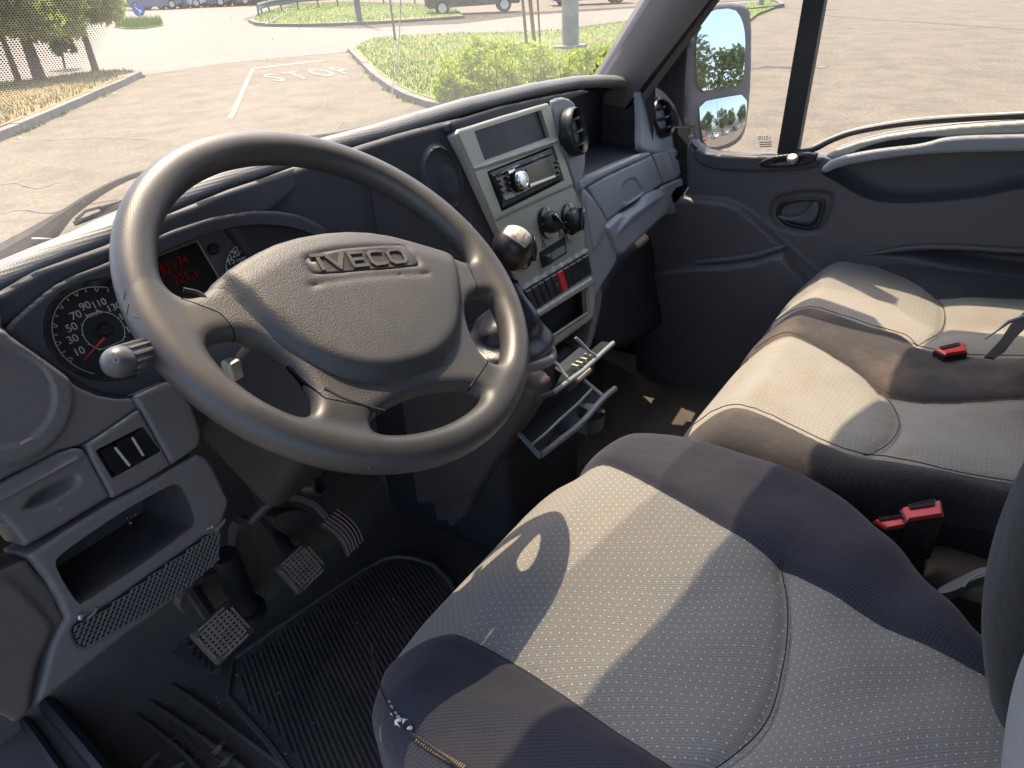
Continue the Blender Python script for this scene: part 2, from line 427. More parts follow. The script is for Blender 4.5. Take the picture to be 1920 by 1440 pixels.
steel = mat('pedal_steel', (.03, .028, .026), .6, dust=((.12, .09, .06), .4, 20))
dirty = mat('bulkhead_felt', (.055, .047, .037), .95, col2=(.085, .072, .055), ns=6, bump=(80, .6, .006))
pillar_m = mat('pillar_trim', (.13, .118, .108), .8, col2=(.115, .105, .098), ns=5, bump=(700, .3, .0008))
seal_m = mat('rubber_seal', (.012, .012, .014), .5)
vanwhite = mat('van_paint', (.72, .72, .70), .25, coat=.5)
liner = mat('roof_liner', (.30, .29, .27), .95)
tunnel_m = mat('tunnel_plastic', (.070, .055, .055), .6, col2=(.084, .066, .064), ns=5, bump=(700, .3, .001), dust=((.12, .09, .075), .3, 9))
panelf = fabric('seat_centre_fabric', (.30, .292, .272), (.105, .104, .10), (.27, .20, .15), dots=(.0098, .0072, (.62, .60, .55)), weave=.0030, stainamt=.28)
panelb = fabric('bench_centre_fabric', (.34, .33, .30), (.16, .157, .147), (.22, .16, .115), dots=(.0098, .0072, (.48, .46, .41)), weave=.0036, stainamt=.5)
bolst = fabric('seat_bolster_fabric', (.010, .011, .018), (.050, .050, .064), (.09, .075, .06), weave=.0050, stainamt=.2)
bolstb = fabric('bench_bolster_fabric', (.030, .028, .030), (.066, .062, .062), (.19, .14, .11), weave=.0046, stainamt=.6)
foam = mat('torn_foam', (.75, .74, .68), .9, bump=(300, .8, .003))
thread = mat('seam_thread', (.42, .30, .17), .8)
leafdeb = mat('leaf_debris', (.40, .16, .05), .8)
mirror_m = mat('mirror_glass', (.62, .64, .67), .02, metal=1); 
_b = [n for n in mirror_m.node_tree.nodes if n.type == 'BSDF_PRINCIPLED'][0]
for l in list(_b.inputs['Roughness'].links): mirror_m.node_tree.links.remove(l)
_b.inputs['Roughness'].default_value = 0.01

def glassmat(name, dirt, tint=(1, 1, 1)):
    m = bpy.data.materials.new(name); m.use_nodes = True; t = m.node_tree; t.nodes.clear(); o = nd(t, 'ShaderNodeOutputMaterial')
    tr = nd(t, 'ShaderNodeBsdfTransparent'); tr.inputs[0].default_value = (*tint, 1)
    gl = nd(t, 'ShaderNodeBsdfGlossy'); gl.inputs['Roughness'].default_value = .02
    fr = nd(t, 'ShaderNodeFresnel'); fr.inputs[0].default_value = 1.35
    mx = nd(t, 'ShaderNodeMixShader'); t.links.new(mth(t, 'MULTIPLY', fr.outputs[0], .8), mx.inputs[0]); t.links.new(tr.outputs[0], mx.inputs[1]); t.links.new(gl.outputs[0], mx.inputs[2])
    df = nd(t, 'ShaderNodeBsdfTranslucent'); df.inputs[0].default_value = (.8, .78, .72, 1)
    tc = nd(t, 'ShaderNodeTexCoord'); n = ramp(t, noise(t, tc.outputs['Object'], 5, 6, .65), .3, .8)
    n2 = ramp(t, noise(t, tc.outputs['Object'], 160, 2, .5), .70, .78)
    f = mth(t, 'ADD', mth(t, 'MULTIPLY_ADD', n, dirt*.7, dirt*.6), mth(t, 'MULTIPLY', n2, dirt*1.2))
    m2 = nd(t, 'ShaderNodeMixShader'); t.links.new(f, m2.inputs[0]); t.links.new(mx.outputs[0], m2.inputs[1]); t.links.new(df.outputs[0], m2.inputs[2]); t.links.new(m2.outputs[0], o.inputs[0])
    return m
wind_m = glassmat('windscreen_glass', .052, (.97, .985, .97)); side_m = glassmat('side_glass', .035, (.97, .98, .975))
def emis(name, col, s):
    m = bpy.data.materials.new(name); m.use_nodes = True; t = m.node_tree; t.nodes.clear(); o = nd(t, 'ShaderNodeOutputMaterial'); e = nd(t, 'ShaderNodeEmission'); e.inputs[0].default_value = (*col, 1); e.inputs[1].default_value = s; t.links.new(e.outputs[0], o.inputs[0]); return m
led = emis('red_display_segments', (1, .05, .04), .013)
dialface = mat('dial_black', (.022, .023, .025), .4); dialmark = mat('dial_print', (.62, .62, .58), .6)

# ================================================================== OUTSIDE
def gsheet(name, P, m, h, kind='structure', parent=None):
    P = [np.array(p) for p in P]; c = sum(P)/len(P); V = [c]+P; F = [(0, i+1, (i+1) % len(P)+1) for i in range(len(P))]
    o = mk(name, V, F, m, parent, False); tag(o, kind=kind); return o
def gp(L, h=0.0): return [G(x, y, h) for x, y in L]
# ground: one sheet to the horizon, following the slope of the parking lot
V = []; F = []; ks = [-600, -200, -80, -30, -12, 0, 8, 16, 30, 60, 120, 300, 600]
for x in ks:
    for y in ks: V.append((x, y, gz(x, y)))
n = len(ks)
for i in range(n-1):
    for j in range(n-1): F.append((i*n+j, (i+1)*n+j, (i+1)*n+j+1, i*n+j+1))
tag(mk('ground', V, F, asphalt, None, False), kind='structure')
# cross road: paler band beyond the junction
gsheet('road', [G(x, y, .004) for x, y in ((-600, 190), (0, 178), (150, 150), (262, 142), (430, 118), (655, 97), (700, 88), (1000, 62), (1300, 22), (1500, -5), (1000, 28), (860, 45), (660, 54), (480, 50), (455, 36), (520, 12), (300, 14), (200, 22), (-200, 40))], road_m, .004)

def outline(P, k=5): return [np.array(p) for p in cr(P, k, True)]
def ribbon_kerb(name, P, wd=.14, ht=.12, close=False, seg=1.0):
    """kerb stones along points on the ground"""
    Pn = [np.array(p)[:2] for p in P]; mb = MB(); d = [0]
    for i in range(1, len(Pn)): d.append(d[-1]+np.linalg.norm(Pn[i]-Pn[i-1]))
    L = d[-1]; k = max(1, int(L/seg))
    def at(s):
        s = min(max(s, 0), L); i = max(j for j in range(len(d)) if d[j] <= s+1e-9); i = min(i, len(d)-2)
        return Pn[i]+(Pn[i+1]-Pn[i])*((s-d[i])/(d[i+1]-d[i]+1e-9))
    for j in range(k):
        a, b = at(L*j/k+.008), at(L*(j+1)/k-.008); t = (b-a)/np.linalg.norm(b-a); nn = np.array([-t[1], t[0]])*wd/2; q = []
        jit = random.uniform(-.006, .006)
        for p in (a-nn, b-nn, b+nn, a+nn): q.append((p[0], p[1], gz(p[0], p[1], -.05)))
        top = [(x, y, z+.05+ht+jit) for x, y, z in q]
        c = np.mean([p[:2] for p in top], 0); top2 = [(x+(c[0]-x)*.0, y+(c[1]-y)*.0, z) for x, y, z in top]
        mb.add(q+top2, [(0, 1, 5, 4), (1, 2, 6, 5), (2, 3, 7, 6), (3, 0, 4, 7), (4, 5, 6, 7)])
    o = mb.build(name, kerb_m, None, False, None); tag(o, kind='structure'); return o
leftk = [G(x, y) for x, y in ((-420, 420), (-200, 345), (-60, 287), (0, 262), (60, 238), (120, 210), (180, 183), (230, 161), (262, 145))]
ribbon_kerb('kerb', leftk)
rightk = [G(x, y) for x, y in ((657, 96), (672, 112), (700, 142), (730, 167), (770, 189), (815, 204), (880, 218), (960, 236), (1040, 262))]
ribbon_kerb('kerb', rightk, ht=.10)
farisl = [(470, 41), (482, 47), (510, 50), (580, 50.5), (680, 47), (780, 41), (870, 35)]
ribbon_kerb('kerb', [G(*p) for p in farisl], .2, .12)
def turf(name, px, m, h=.09, world=False):
    P = [np.array(p) if world else G(*p) for p in px]; top = []
    c = sum(P)/len(P); V = [np.array([c[0], c[1], gz(c[0], c[1], h+.03)])]; k = len(P)
    V += [np.array([p[0], p[1], gz(p[0], p[1], h)]) for p in P]+[np.array([p[0], p[1], gz(p[0], p[1], -.02)]) for p in P]
    F = [(0, i+1, (i+1) % k+1) for i in range(k)]+[(i+1, (i+1) % k+1, (i+1) % k+1+k, i+1+k) for i in range(k)]
    o = mk(name, V, F, m, None, False); tag(o, kind='structure'); return [p[:2] for p in P]
inset = lambda L: L
vergeL = turf('grass_verge', [(-440, 408), (-200, 335), (0, 251), (60, 228), (120, 202), (180, 176), (225, 156), (258, 142), (238, 138), (180, 141), (80, 155), (0, 164), (-300, 200), (-700, 260)], dry_m)
islR = turf('grass_island', [(664, 96), (676, 110), (703, 137), (733, 161), (772, 183), (817, 198), (882, 212), (962, 230), (1045, 255), (1200, 210), (1420, 30), (1462, 13), (1440, 4), (1300, 22), (1200, 42), (1080, 58), (980, 66), (860, 68), (740, 74), (690, 80)], grass_m)
islF = turf('grass_island', [(474, 40), (485, 45), (512, 48), (580, 48.5), (680, 45), (780, 39), (868, 33), (860, 22), (780, 10), (650, 6), (560, 10), (500, 24), (478, 33)], grass_m, .08)
spl = turf('grass_island', [(214, 52), (235, 55), (270, 55), (305, 49), (308, 44), (280, 46), (250, 47), (225, 48)], grass_m, .05)
def blades(name, poly, n, h=(.04, .10), h0=.09, m=blade_m, near=None):
    poly = np.array(poly); lo, hi = poly.min(0), poly.max(0); P = []
    while len(P) < n:
        q = lo+rng.random((4*n, 2))*(hi-lo); q = q[sdf(q, poly) > .05]
        if near is not None:
            dd = np.linalg.norm(q-CAM[:2], axis=1); q = q[rng.random(len(q)) < (near/np.maximum(dd, near))**1.6]
        P += list(q)
    P = np.array(P[:n]); V = []; F = []
    for i, (x, y) in enumerate(P):
        a = random.uniform(0, 2*pi); hh = random.uniform(*h); wd = random.uniform(.006, .014); z = gz(x, y, h0-.01); dx, dy = cos(a)*wd, sin(a)*wd; lx, ly = random.gauss(0, .03), random.gauss(0, .03)
        b = len(V); V += [(x-dx, y-dy, z), (x+dx, y+dy, z), (x+lx+dx*.3, y+ly+dy*.3, z+hh)]; F.append((b, b+1, b+2))
    o = mk(name, V, F, m, None, False); return tag(o, label='short patchy grass growing on the '+name.replace('grass_', ''), cat='grass', kind='stuff')
blades('grass_right_island', islR, 26000, near=8)
blades('grass_left_verge', vergeL, 12000, near=10, m=mat('dry_blades', (.15, .15, .04), .9, col2=(.25, .17, .07), ns=.6))
blades('grass_far_island', islF, 12000, (.06, .16), .08)
blades('grass_splitter_island', spl, 2500, (.1, .5), .05)
for o in bpy.data.objects:
    if o.name.startswith('grass_') and o.get('kind') == 'stuff':
        o['label'] = {'grass_right_island': 'green and yellowed grass over the island beside the concrete pole', 'grass_left_verge': 'dry brown grass on the kerbed verge under the trees', 'grass_far_island': 'grass on the far island in front of the guardrail', 'grass_splitter_island': 'taller weeds round the blue arrow sign'}[o.name]; o.name = 'grass'
# weeds creeping along kerb feet
V = []; F = []
for kp, nn in ((leftk, 420), (rightk, 420)):
    for _ in range(nn):
        i = random.randrange(len(kp)-1); t = random.random(); p = kp[i]*(1-t)+kp[i+1]*t; dens = sin(p[0]*3.1)+sin(p[1]*5.3)
        if dens < .2: continue
        sd_ = np.array([-(kp[i+1]-kp[i])[1], (kp[i+1]-kp[i])[0]]); sd_ /= np.linalg.norm(sd_); sgn = 1 if kp is leftk else 1
        c = p[:2]-sd_*sgn*(.07+abs(random.gauss(0, .03)))*(1 if kp is leftk else -1)*(-1)
        c = p[:2]+(-sd_ if kp is leftk else -sd_)*(.08+abs(random.gauss(0, .03)))
        a = random.uniform(0, 6.3); wd = .015; hh = random.uniform(.02, .07); z = gz(c[0], c[1]); b = len(V)
        V += [(c[0]-cos(a)*wd, c[1]-sin(a)*wd, z), (c[0]+cos(a)*wd, c[1]+sin(a)*wd, z), (c[0]+random.gauss(0, .03), c[1]+random.gauss(0, .03), z+hh)]; F.append((b, b+1, b+2))
tag(mk('weeds', V, F, blade_m, None, False), 'sparse weeds along the foot of the kerbs', 'weeds', kind='stuff')

# painted STOP and the lines
a = G(497, 152, .008); b = G(652, 137, .008); ux = (b-a); wdt = np.linalg.norm(ux); ux /= wdt
gn = GN/np.linalg.norm(GN); uy = np.cross(gn, ux); up_ = G(575, 122, .008)-G(575, 158, .008); hgt = abs(up_@uy)
stp = thing('stop_marking', 'worn white word STOP painted on the grey asphalt', 'road marking', tuple((a+b)/2))
sm = MB(); sizes = 1.0
for ch, px in (('S', 515), ('T', 557), ('O', 604), ('P', 640)):
    o = G(px, 146-(px-517)*.11, .008); hs = .62
    sm.add(*text(ch, 1.0, o, ux*.52, uy*2.0, .001, bold=.025))
sm.build('lettering', paint_m, stp, False, None)
def strip(name, p0, p1, wd, label):
    p0, p1 = np.array(p0), np.array(p1); t = (p1-p0)/np.linalg.norm(p1-p0); nn = np.cross(gn, t)*wd/2; N = 14; V = []; F = []
    for i in range(N+1):
        q = p0+(p1-p0)*i/N; e1, e2 = random.uniform(.8, 1.1), random.uniform(.8, 1.1); V += [q-nn*e1, q+nn*e2]
    for i in range(N): F.append((2*i, 2*i+1, 2*i+3, 2*i+2))
    o = mk(name, V, F, paint_m, None, False); return tag(o, label, 'road marking')
strip('lane_line', G(432, 222, .006), G(474, 128, .006), .085, 'faded white centre line left of the word STOP')
strip('stop_line', G(478, 128, .006), G(608, 113, .006), .30, 'worn white stop line beyond the word STOP')
# dark strip painted as a lamp post's shadow, oil stains, litter
def blob(name, c, r, m, label, cat, h=.003, sx=1., ang=0., irr=.35):
    k = 18; V = [np.array([c[0], c[1], gz(c[0], c[1], h)])]; ph = [random.uniform(1-irr, 1+irr) for _ in range(k)]
    for i in range(k):
        a = 2*pi*i/k; x, y = r*sx*cos(a)*ph[i], r*sin(a)*ph[i]; X, Y = c[0]+x*cos(ang)-y*sin(ang), c[1]+x*sin(ang)+y*cos(ang); V.append(np.array([X, Y, gz(X, Y, h)]))
    o = mk(name, V, [(0, i+1, (i+1) % k+1) for i in range(k)], m, None, False); return tag(o, label, cat)
tar_shadow_m = mat('tar', (.12, .105, .09), .8)  # one dark colour for oil, cracks and the painted shadow strip
sp = [G(x, y, .007) for x, y in ((1470, 22), (1600, 33), (1760, 44), (1920, 55), (2100, 66))]
mb = MB()
for i in range(len(sp)-1):
    t = sp[i+1]-sp[i]; t /= np.linalg.norm(t); nn = np.cross(gn, t)*.05; mb.add([sp[i]-nn, sp[i]+nn, sp[i+1]+nn, sp[i+1]-nn], [(0, 1, 2, 3)])
tag(mb.build('painted_shadow_strip', tar_shadow_m, None, False, None), 'thin dark strip painted as a lamp post shadow across the open asphalt', 'painted shadow')
for (px, py, r, lb) in ((1540, 126, .10, 'small dark oil spot on asphalt beside black window bar'), ):
    blob('oil_spot', G(px, py), r, tar_shadow_m, lb, 'stain', .008, 1.8)
# cracks across the lot
mb = MB()
for L in ([(0, 400), (40, 392), (90, 398), (140, 386), (220, 372)], [(0, 345), (30, 343), (70, 352), (110, 340)], [(80, 262), (130, 260), (200, 258), (290, 262)], [(268, 137), (330, 128), (420, 118), (520, 108), (650, 98)]):
    P = cr([G(x, y, .009) for x, y in L], 5)
    for i in range(len(P)-1):
        t = P[i+1]-P[i]; t /= np.linalg.norm(t)+1e-9; nn = np.cross(gn, t)*random.uniform(.004, .014); j = np.array([random.gauss(0, .01), random.gauss(0, .01), 0]); mb.add([P[i]-nn+j, P[i]+nn+j, P[i+1]+nn, P[i+1]-nn], [(0, 1, 2, 3)])
tag(mb.build('asphalt_cracks', tar_shadow_m, None, False, None), 'fine branching cracks in the pale asphalt', 'cracks', kind='structure')
deb = mat('litter_white', (.7, .68, .62), .8)
for k, (px, py, s, lb) in enumerate(((215, 176, .05, 'crumpled scrap of litter lying at the middle of left kerb'), (33, 260, .06, 'pale scrap of paper at the foot of the left kerb'), (968, 86, .16, 'white crumpled bag lying on the grass island'), (85, 311, .03, 'small pale pebble on the asphalt before the windscreen'))):
    c = G(px, py, .1 if px == 968 else .01); mb = MB(); P = []
    for i in range(7): P.append(c+np.array([random.uniform(-s, s), random.uniform(-s*.6, s*.6), random.uniform(0, s*.5)]))
    for i in range(5): mb.add([P[i], P[i+1], P[i+2]], [(0, 1, 2)])
    tag(mb.build('litter', deb, None, False, None), lb, 'litter', None)
tw = thing('dead_leaf', 'curled dead leaf on the asphalt close to the windscreen wiper', 'leaf', tuple(G(640, 236, .02)))
mb = MB(); mb.add(*tube(cr([G(636, 240, .01), G(640, 236, .03), G(646, 231, .04), G(641, 229, .05)], 4), [.004]*12+[.002], 5)); mb.build('leaf_blade', mat('dead_leaf', (.10, .09, .05), .8), tw)

def foliage(c, rad, n, size, seed=1, clumps=26, flat=.9):
    r = np.random.default_rng(seed); c = np.array(c, float); rad = np.array(rad, float); K = []
    while len(K) < clumps:
        p = r.normal(size=3); p /= np.linalg.norm(p); p *= r.uniform(.35, 1)**.6
        K.append((c+p*rad*.82, r.uniform(.18, .38)))
    V = np.empty((n*4, 3)); 
    for i in range(n):
        k, s = K[r.integers(len(K))]; d = r.normal(size=3); d /= np.linalg.norm(d); p = k+d*rad*s*r.uniform(.4, 1.05)
        u = r.normal(size=3); u /= np.linalg.norm(u); v = np.cross(u, r.normal(size=3)); v /= np.linalg.norm(v); l = size*r.uniform(.6, 1.3)
        V[i*4] = p-u*l*.5; V[i*4+1] = p+v*l*.24; V[i*4+2] = p+u*l*.6-np.array([0, 0, l*.15]); V[i*4+3] = p-v*l*.24
    F = np.arange(n*4).reshape(n, 4); return V, F
def tree(base, h, tr, crown_c, crown_r, n, leaf, label, m=leaf_m, seed=1, lean=(0, 0), group=None, low=0.4, name='tree'):
    base = np.array(base); t = thing(name, label, 'tree', tuple(base), group); mb = MB()
    top = base+np.array([lean[0], lean[1], h]); P = [base-[0, 0, .05], base+[lean[0]*.2, lean[1]*.2, h*.3], base+np.array([lean[0]*.55, lean[1]*.55, h*.65]), top]
    mb.add(*tube(cr(P, 4), list(np.linspace(tr*1.15, tr*.45, 13)), 8)); rr = random.Random(seed)
    for i in range(7):
        s = P[2]+(top-P[2])*rr.random(); e = np.array(crown_c)+np.array([rr.uniform(-.7, .7), rr.uniform(-.7, .7), rr.uniform(-.5, .7)])*crown_r; mb.add(*tube([s, (s+e)/2+[0, 0, .1], e], [tr*.4, tr*.25, tr*.08], 5))
    mb.build('trunk', bark_m, t); V, F = foliage(crown_c, crown_r, n, leaf, seed); mk('crown', V, F, m, t, False); return t
def crownpix(px, py, dist_like): r = ray(px, py); b = dist_like; t = np.linalg.norm((b-CAM)[:2])/np.linalg.norm(r[:2]); return CAM+r*t
b1 = G(182, 140); b2 = G(78, 157); b3 = G(38, 160)
tree(b1, 2.3, .075, crownpix(136, -2, b1), (1.1, 1.1, .75), 5200, .17, 'young slim tree nearest the kerb end on the left verge', seed=3, group=None)
tree(b2, 2.4, .125, crownpix(48, 6, b2), (1.35, 1.35, .9), 5200, .17, 'thick trunked tree standing between two slim trees on the verge', seed=5)
tree(b3, 2.0, .065, crownpix(-40, 0, b3), (1.3, 1.3, .9), 3500, .17, 'leftmost slim tree on the left verge behind dotted glass', seed=8)
# low hanging dark bough between the trunks
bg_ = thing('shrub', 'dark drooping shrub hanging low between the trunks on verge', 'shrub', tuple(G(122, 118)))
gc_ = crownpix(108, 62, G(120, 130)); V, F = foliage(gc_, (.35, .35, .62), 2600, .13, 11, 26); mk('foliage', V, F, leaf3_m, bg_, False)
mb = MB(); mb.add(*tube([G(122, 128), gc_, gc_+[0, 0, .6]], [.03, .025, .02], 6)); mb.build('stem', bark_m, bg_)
# bush on the right island
bc = G(955, 172); bush = thing('bush', 'bright yellow-green bush on the grass island below the concrete pole', 'bush', tuple(bc))
fv = MB()
for i, (px, py, rx, hh) in enumerate(((870, 178, .55, .42), (915, 176, .7, .55), (965, 172, .75, .55), (1015, 168, .7, .5), (1065, 162, .6, .42), (1100, 155, .45, .32), (1150, 135, .5, .3), (850, 192, .4, .3))):
    c = G(px, py, .08); V, F = foliage(c+[0, 0, hh*.65], (rx, rx, hh), 1500, .075, 20+i, 16); fv.add(V, F)
fv.build('foliage', leaf2_m, bush, False, None)
mb = MB()
for i in range(14):
    px = 865+i*17; c = G(px, 176, .05); mb.add(*tube([c, c+[random.uniform(-.1, .1), random.uniform(-.1, .1), .5]], [.012, .005], 5))
mb.build('stem', bark_m, bush)

# poles, stakes and signs
def pole(name, base, h, r, m, label, cat, lean=(0, 0), extra=None):
    t = thing(name, label, cat, tuple(base)); base = np.array(base); mb = MB(); mb.add(*tube([base-[0, 0, .1], base+[lean[0], lean[1], h]], [r, r*.8], 16)); mb.build('post', m, t); return t
cb = G(1070, 99); p_ = pole('lamp_post', cb, 8, .20, conc_m, 'thick grey concrete pole on the grass island behind the bush', 'lamp post')
mb = MB(); mb.add(*tube([cb+[0, 0, 7.9], cb+[.3, -.4, 8.2], cb+[1.2, -1.4, 8.3]], .05, 8)); mb.build('arm', galv_m, p_); mb = MB(); mb.add(*box(cb+[1.4, -1.7, 8.3], .3, .7, .12)); mb.build('lamp_head', galv_m, p_)
mb = MB(); mb.add(*box(cb+[0, 0, .1], .62, .62, .14, bev=.02)); mb.build('footing', conc_m, p_)
lp = G(675, 45); p_ = pole('lamp_post', lp, 9, .13, dark_metal, 'slender grey lamp post at the front of the far island', 'lamp post')
mb = MB(); mb.add(*box(lp+[.4, -.5, 9], .3, .7, .12)); mb.build('lamp_head', galv_m, p_)
gb = G(742, 82); p_ = pole('sign_post', gb, 2.9, .035, dark_metal, 'thin dark sign post at the near grass island tip', 'sign post', (-.02, 0))
sq = gb+[0, 0, 2.6]; d_ = (CAM-sq); d_[2] = 0; mb = MB(); mb.add(*lathe(sq, d_, [(.38, -.01), (.38, .01)], 8)); mb.build('sign_plate', galv_m, p_)
ep = G(1427, 8, .1); p_ = pole('lamp_post', ep, 8, .11, conc_m, 'grey lamp post on the island end seen above side mirror', 'lamp post'); mb = MB(); mb.add(*box(ep+[.3, 0, 8.], .3, .7, .12)); mb.build('lamp_head', galv_m, p_)
ribbon_kerb('kerb', [G(x, y) for x, y in ((1405, 22), (1440, 18), (1466, 14), (1462, 8), (1430, 0))], .2, .14)
lab = ['leftmost leaning wooden stake of the young tree by the pole', 'middle wooden stake with the sapling stem tied to it', 'right thin stake of the three beside the concrete pole']
for i, (px, py, tx, r) in enumerate(((989, 100, 980, .035), (1004, 98, 994, .045), (1014, 97, 1008, .022))):
    c = G(px, py, .05); tp = crownpix(tx, 0, c); tp = c+(tp-c)*2.2; t = thing('tree_stake', lab[i], 'stake', tuple(c)); mb = MB(); mb.add(*tube([c-[0, 0, .05], tp], r, 8)); mb.build('stake', wood_m, t)
# blue keep-right sign
sb = G(268, 50); t = thing('arrow_sign', 'round blue sign with white diagonal arrow on a short post', 'road sign', tuple(sb))
sc_ = crownpix(260, 19, sb); mb = MB(); mb.add(*tube([sb, sc_+[0, 0, -.05]], .05, 8)); mb.build('post', galv_m, t)
d_ = CAM-sc_; d_ /= np.linalg.norm(d_); u_, v_, d_ = frame(d_); rr = np.linalg.norm(crownpix(271.5, 19, sb)-sc_)
mb = MB(); mb.add(*lathe(sc_, d_, [(rr, -.02), (rr, .02)], 32)); mb.build('plate', blue_m, t)
ad = R[:, 0]*.78+R[:, 1]*.62; ad = ad-d_*(ad@d_); ad /= np.linalg.norm(ad); ap = np.cross(d_, ad); c = sc_+d_*.03
mb = MB(); mb.add(*prism([c-ad*rr*.65-ap*rr*.09, c+ad*rr*.2-ap*rr*.09, c+ad*rr*.2+ap*rr*.09, c-ad*rr*.65+ap*rr*.09], d_*.01))
mb.add(*prism([c+ad*rr*.62, c+ad*rr*.12+ap*rr*.3, c+ad*rr*.12-ap*rr*.3], d_*.012)); mb.build('arrow', white_m, t, False, None)
mk_ = G(232, 46); t = thing('marker_post', 'thin pale marker post beside the round blue sign', 'post', tuple(mk_)); mb = MB(); mb.add(*tube([mk_, crownpix(224, 20, mk_)], .06, 8)); mb.build('post', galv_m, t)
# guardrail
gr = thing('guardrail', 'curved grey steel guardrail along the far grass island', 'guardrail', tuple(G(493, 30)))
rp = [(486, 34, 13), (495, 27, 10), (520, 24, 4), (560, 21, -1), (610, 17, -5), (660, 14, -8), (720, 10, -12), (800, 6, -17), (900, 2, -24)]
base = [G(x, y) for x, y, _ in rp]; tops = [crownpix(x-3, ty, G(x, y)) for x, y, ty in rp]
Pb = cr(base, 4); Pt = cr(tops, 4); mb = MB(); K = len(Pb)
prof = [(-.15, 0), (-.10, .06), (-.05, .06), (0, 0), (.05, .06), (.10, .06), (.15, 0)]
rows = []
for i in range(K):
    t_ = Pt[min(i+1, K-1)]-Pt[max(i-1, 0)]; t_[2] = 0; t_ /= np.linalg.norm(t_)+1e-9; nn = np.cross(t_, (0, 0, 1)); rows += [Pt[i]+np.array([0, 0, z*1.1])+nn*y for z, y in prof]
m_ = len(prof); FF = [(i*m_+j, i*m_+j+1, (i+1)*m_+j+1, (i+1)*m_+j) for i in range(K-1) for j in range(m_-1)]
mb.add(rows, FF); mb.build('rail', mat('weathered_rail', (.13, .16, .17), .6, metal=.3), gr)
for i in range(0, K, 3):
    mb = MB(); mb.add(*tube([Pb[i], Pt[i]+[0, 0, .05]], .06, 6)); mb.build('post', dark_metal, gr)

# parked cars
def car(c, ang, paint, label, L=4.4, H=1.5, wd=1.8, group='cars parked beyond the junction', suv=False):
    c = np.array(c); fx = np.array([cos(ang), sin(ang), 0]); fy = np.array([-sin(ang), cos(ang), 0]); fz = np.array([0, 0, 1.]); t = thing('parked_car', label, 'car', tuple(c), group)
    k = H/1.5
    side = [(-.5, .35), (-.5, .62), (-.485, .85), (-.40, .93), (-.36, .95), (-.27, 1.36), (-.2, 1.46), (.0, 1.5), (.12, 1.44), (.25, .98), (.42, .88), (.485, .70), (.5, .5), (.49, .32), (.40, .22), (-.42, .22)]
    if suv: side = [(-.5, .4), (-.5, .8), (-.49, 1.0), (-.47, 1.4), (-.44, 1.48), (-.1, 1.52), (.1, 1.48), (.24, 1.05), (.44, .98), (.49, .8), (.5, .5), (.48, .3), (-.46, .28)]
    P = [(x*L, z*k) for x, z in side]
    def loc(x, y, z): return c+fx*x+fy*y+fz*z
    mb = MB(); ys = [-.5, -.47, -.40, .40, .47, .5]; sh = [.93, .985, 1, 1, .985, .93]; V = []; n = len(P)
    for y, s in zip(ys, sh):
        for x, z in P:
            tz = max(0, (z-.9*k)/(.6*k)); V.append(loc(x*s, y*wd*(1-.22*tz), .2*k+(z-.2*k)*(.97+.03*s)))
    F = [(i*n+j, i*n+(j+1) % n, (i+1)*n+(j+1) % n, (i+1)*n+j) for i in range(5) for j in range(n)]+[tuple(range(n))[::-1], tuple(range(5*n, 6*n))]
    mb.add(V, F); mb.build('body', paint, t, True, 35)
    for sgn in (-1, 1):
        for xs in (((-.33, .98), (-.26, 1.33), (-.08, 1.40), (-.08, .98)), ((-.06, .98), (-.06, 1.40), (.10, 1.37), (.21, .98))):
            g = MB(); g.add(*prism([loc(x*L, sgn*(wd*.5*(1-.22*max(0, (z-.9)/.6))-.0), z*k) for x, z in xs], fy*sgn*.012)); g.build('side_window', carglass, t, False, None)
    g = MB(); g.add(*prism([loc(.262*L, -.62, .99*k), loc(.262*L, .62, .99*k), loc(.145*L, .52, 1.42*k), loc(.145*L, -.52, 1.42*k)], fx*.04+fz*.02)); g.build('windscreen', carglass, t, False, None)
    for x in (-.32, .32):
        for sgn in (-1, 1):
            w_ = MB(); cc = loc(x*L, sgn*(wd/2-.10), .32); w_.add(*lathe(cc, fy*sgn, [(.32, -.1), (.33, -.06), (.33, .06), (.30, .115)], 24)); wo_ = w_.build('wheel', tyre_m, t)
            w_ = MB(); w_.add(*lathe(cc, fy*sgn, [(.20, .10), (.20, .125), (.06, .12)], 16)); w_.build('rim', rimm, wo_)
    for sgn in (-1, 1):
        h_ = MB(); h_.add(*box(loc(.475*L, sgn*wd*.36, .68*k), .18, .30, .13, (fx, fy, fz), .03)); h_.build('headlight', rimm, t)
    return t
car(G(888, 25), radians(128)+pi, carpaints[0], 'dark suv with its rear wheel showing, parked behind the sign post', 4.6, 1.7, suv=True)
car(G(1106, 8), radians(128)+pi, carpaints[3], 'dark car parked beyond the concrete pole', 4.4)
cl = ['dark car parked directly behind the round blue sign', 'blue-grey car right of the blue sign in the far row', 'silver car in the far row', 'charcoal car in the middle of the far row', 'blue-grey car near the guardrail end in far row', 'navy car at the right end of the far row']
for i, (px, py) in enumerate(((240, 16), (300, 15), (345, 12.5), (390, 10.5), (436, 8), (482, 5.5))):
    p = G(px, py+3); car(p, radians(125), carpaints[(0, 1, 2, 0, 1, 3)[i]], cl[i])
hd = thing('hedge', 'green hedge behind the far row of parked cars', 'hedge', tuple(G(350, 6)))
fv = MB()
for i in range(9):
    p = G(215+i*36, 9); V, F = foliage(p+[0, 0, 1.2], (3.0, 3.0, 2.2), 700, .5, 60+i, 12); fv.add(V, F)
fv.build('foliage', leaf_m, hd, False, None)
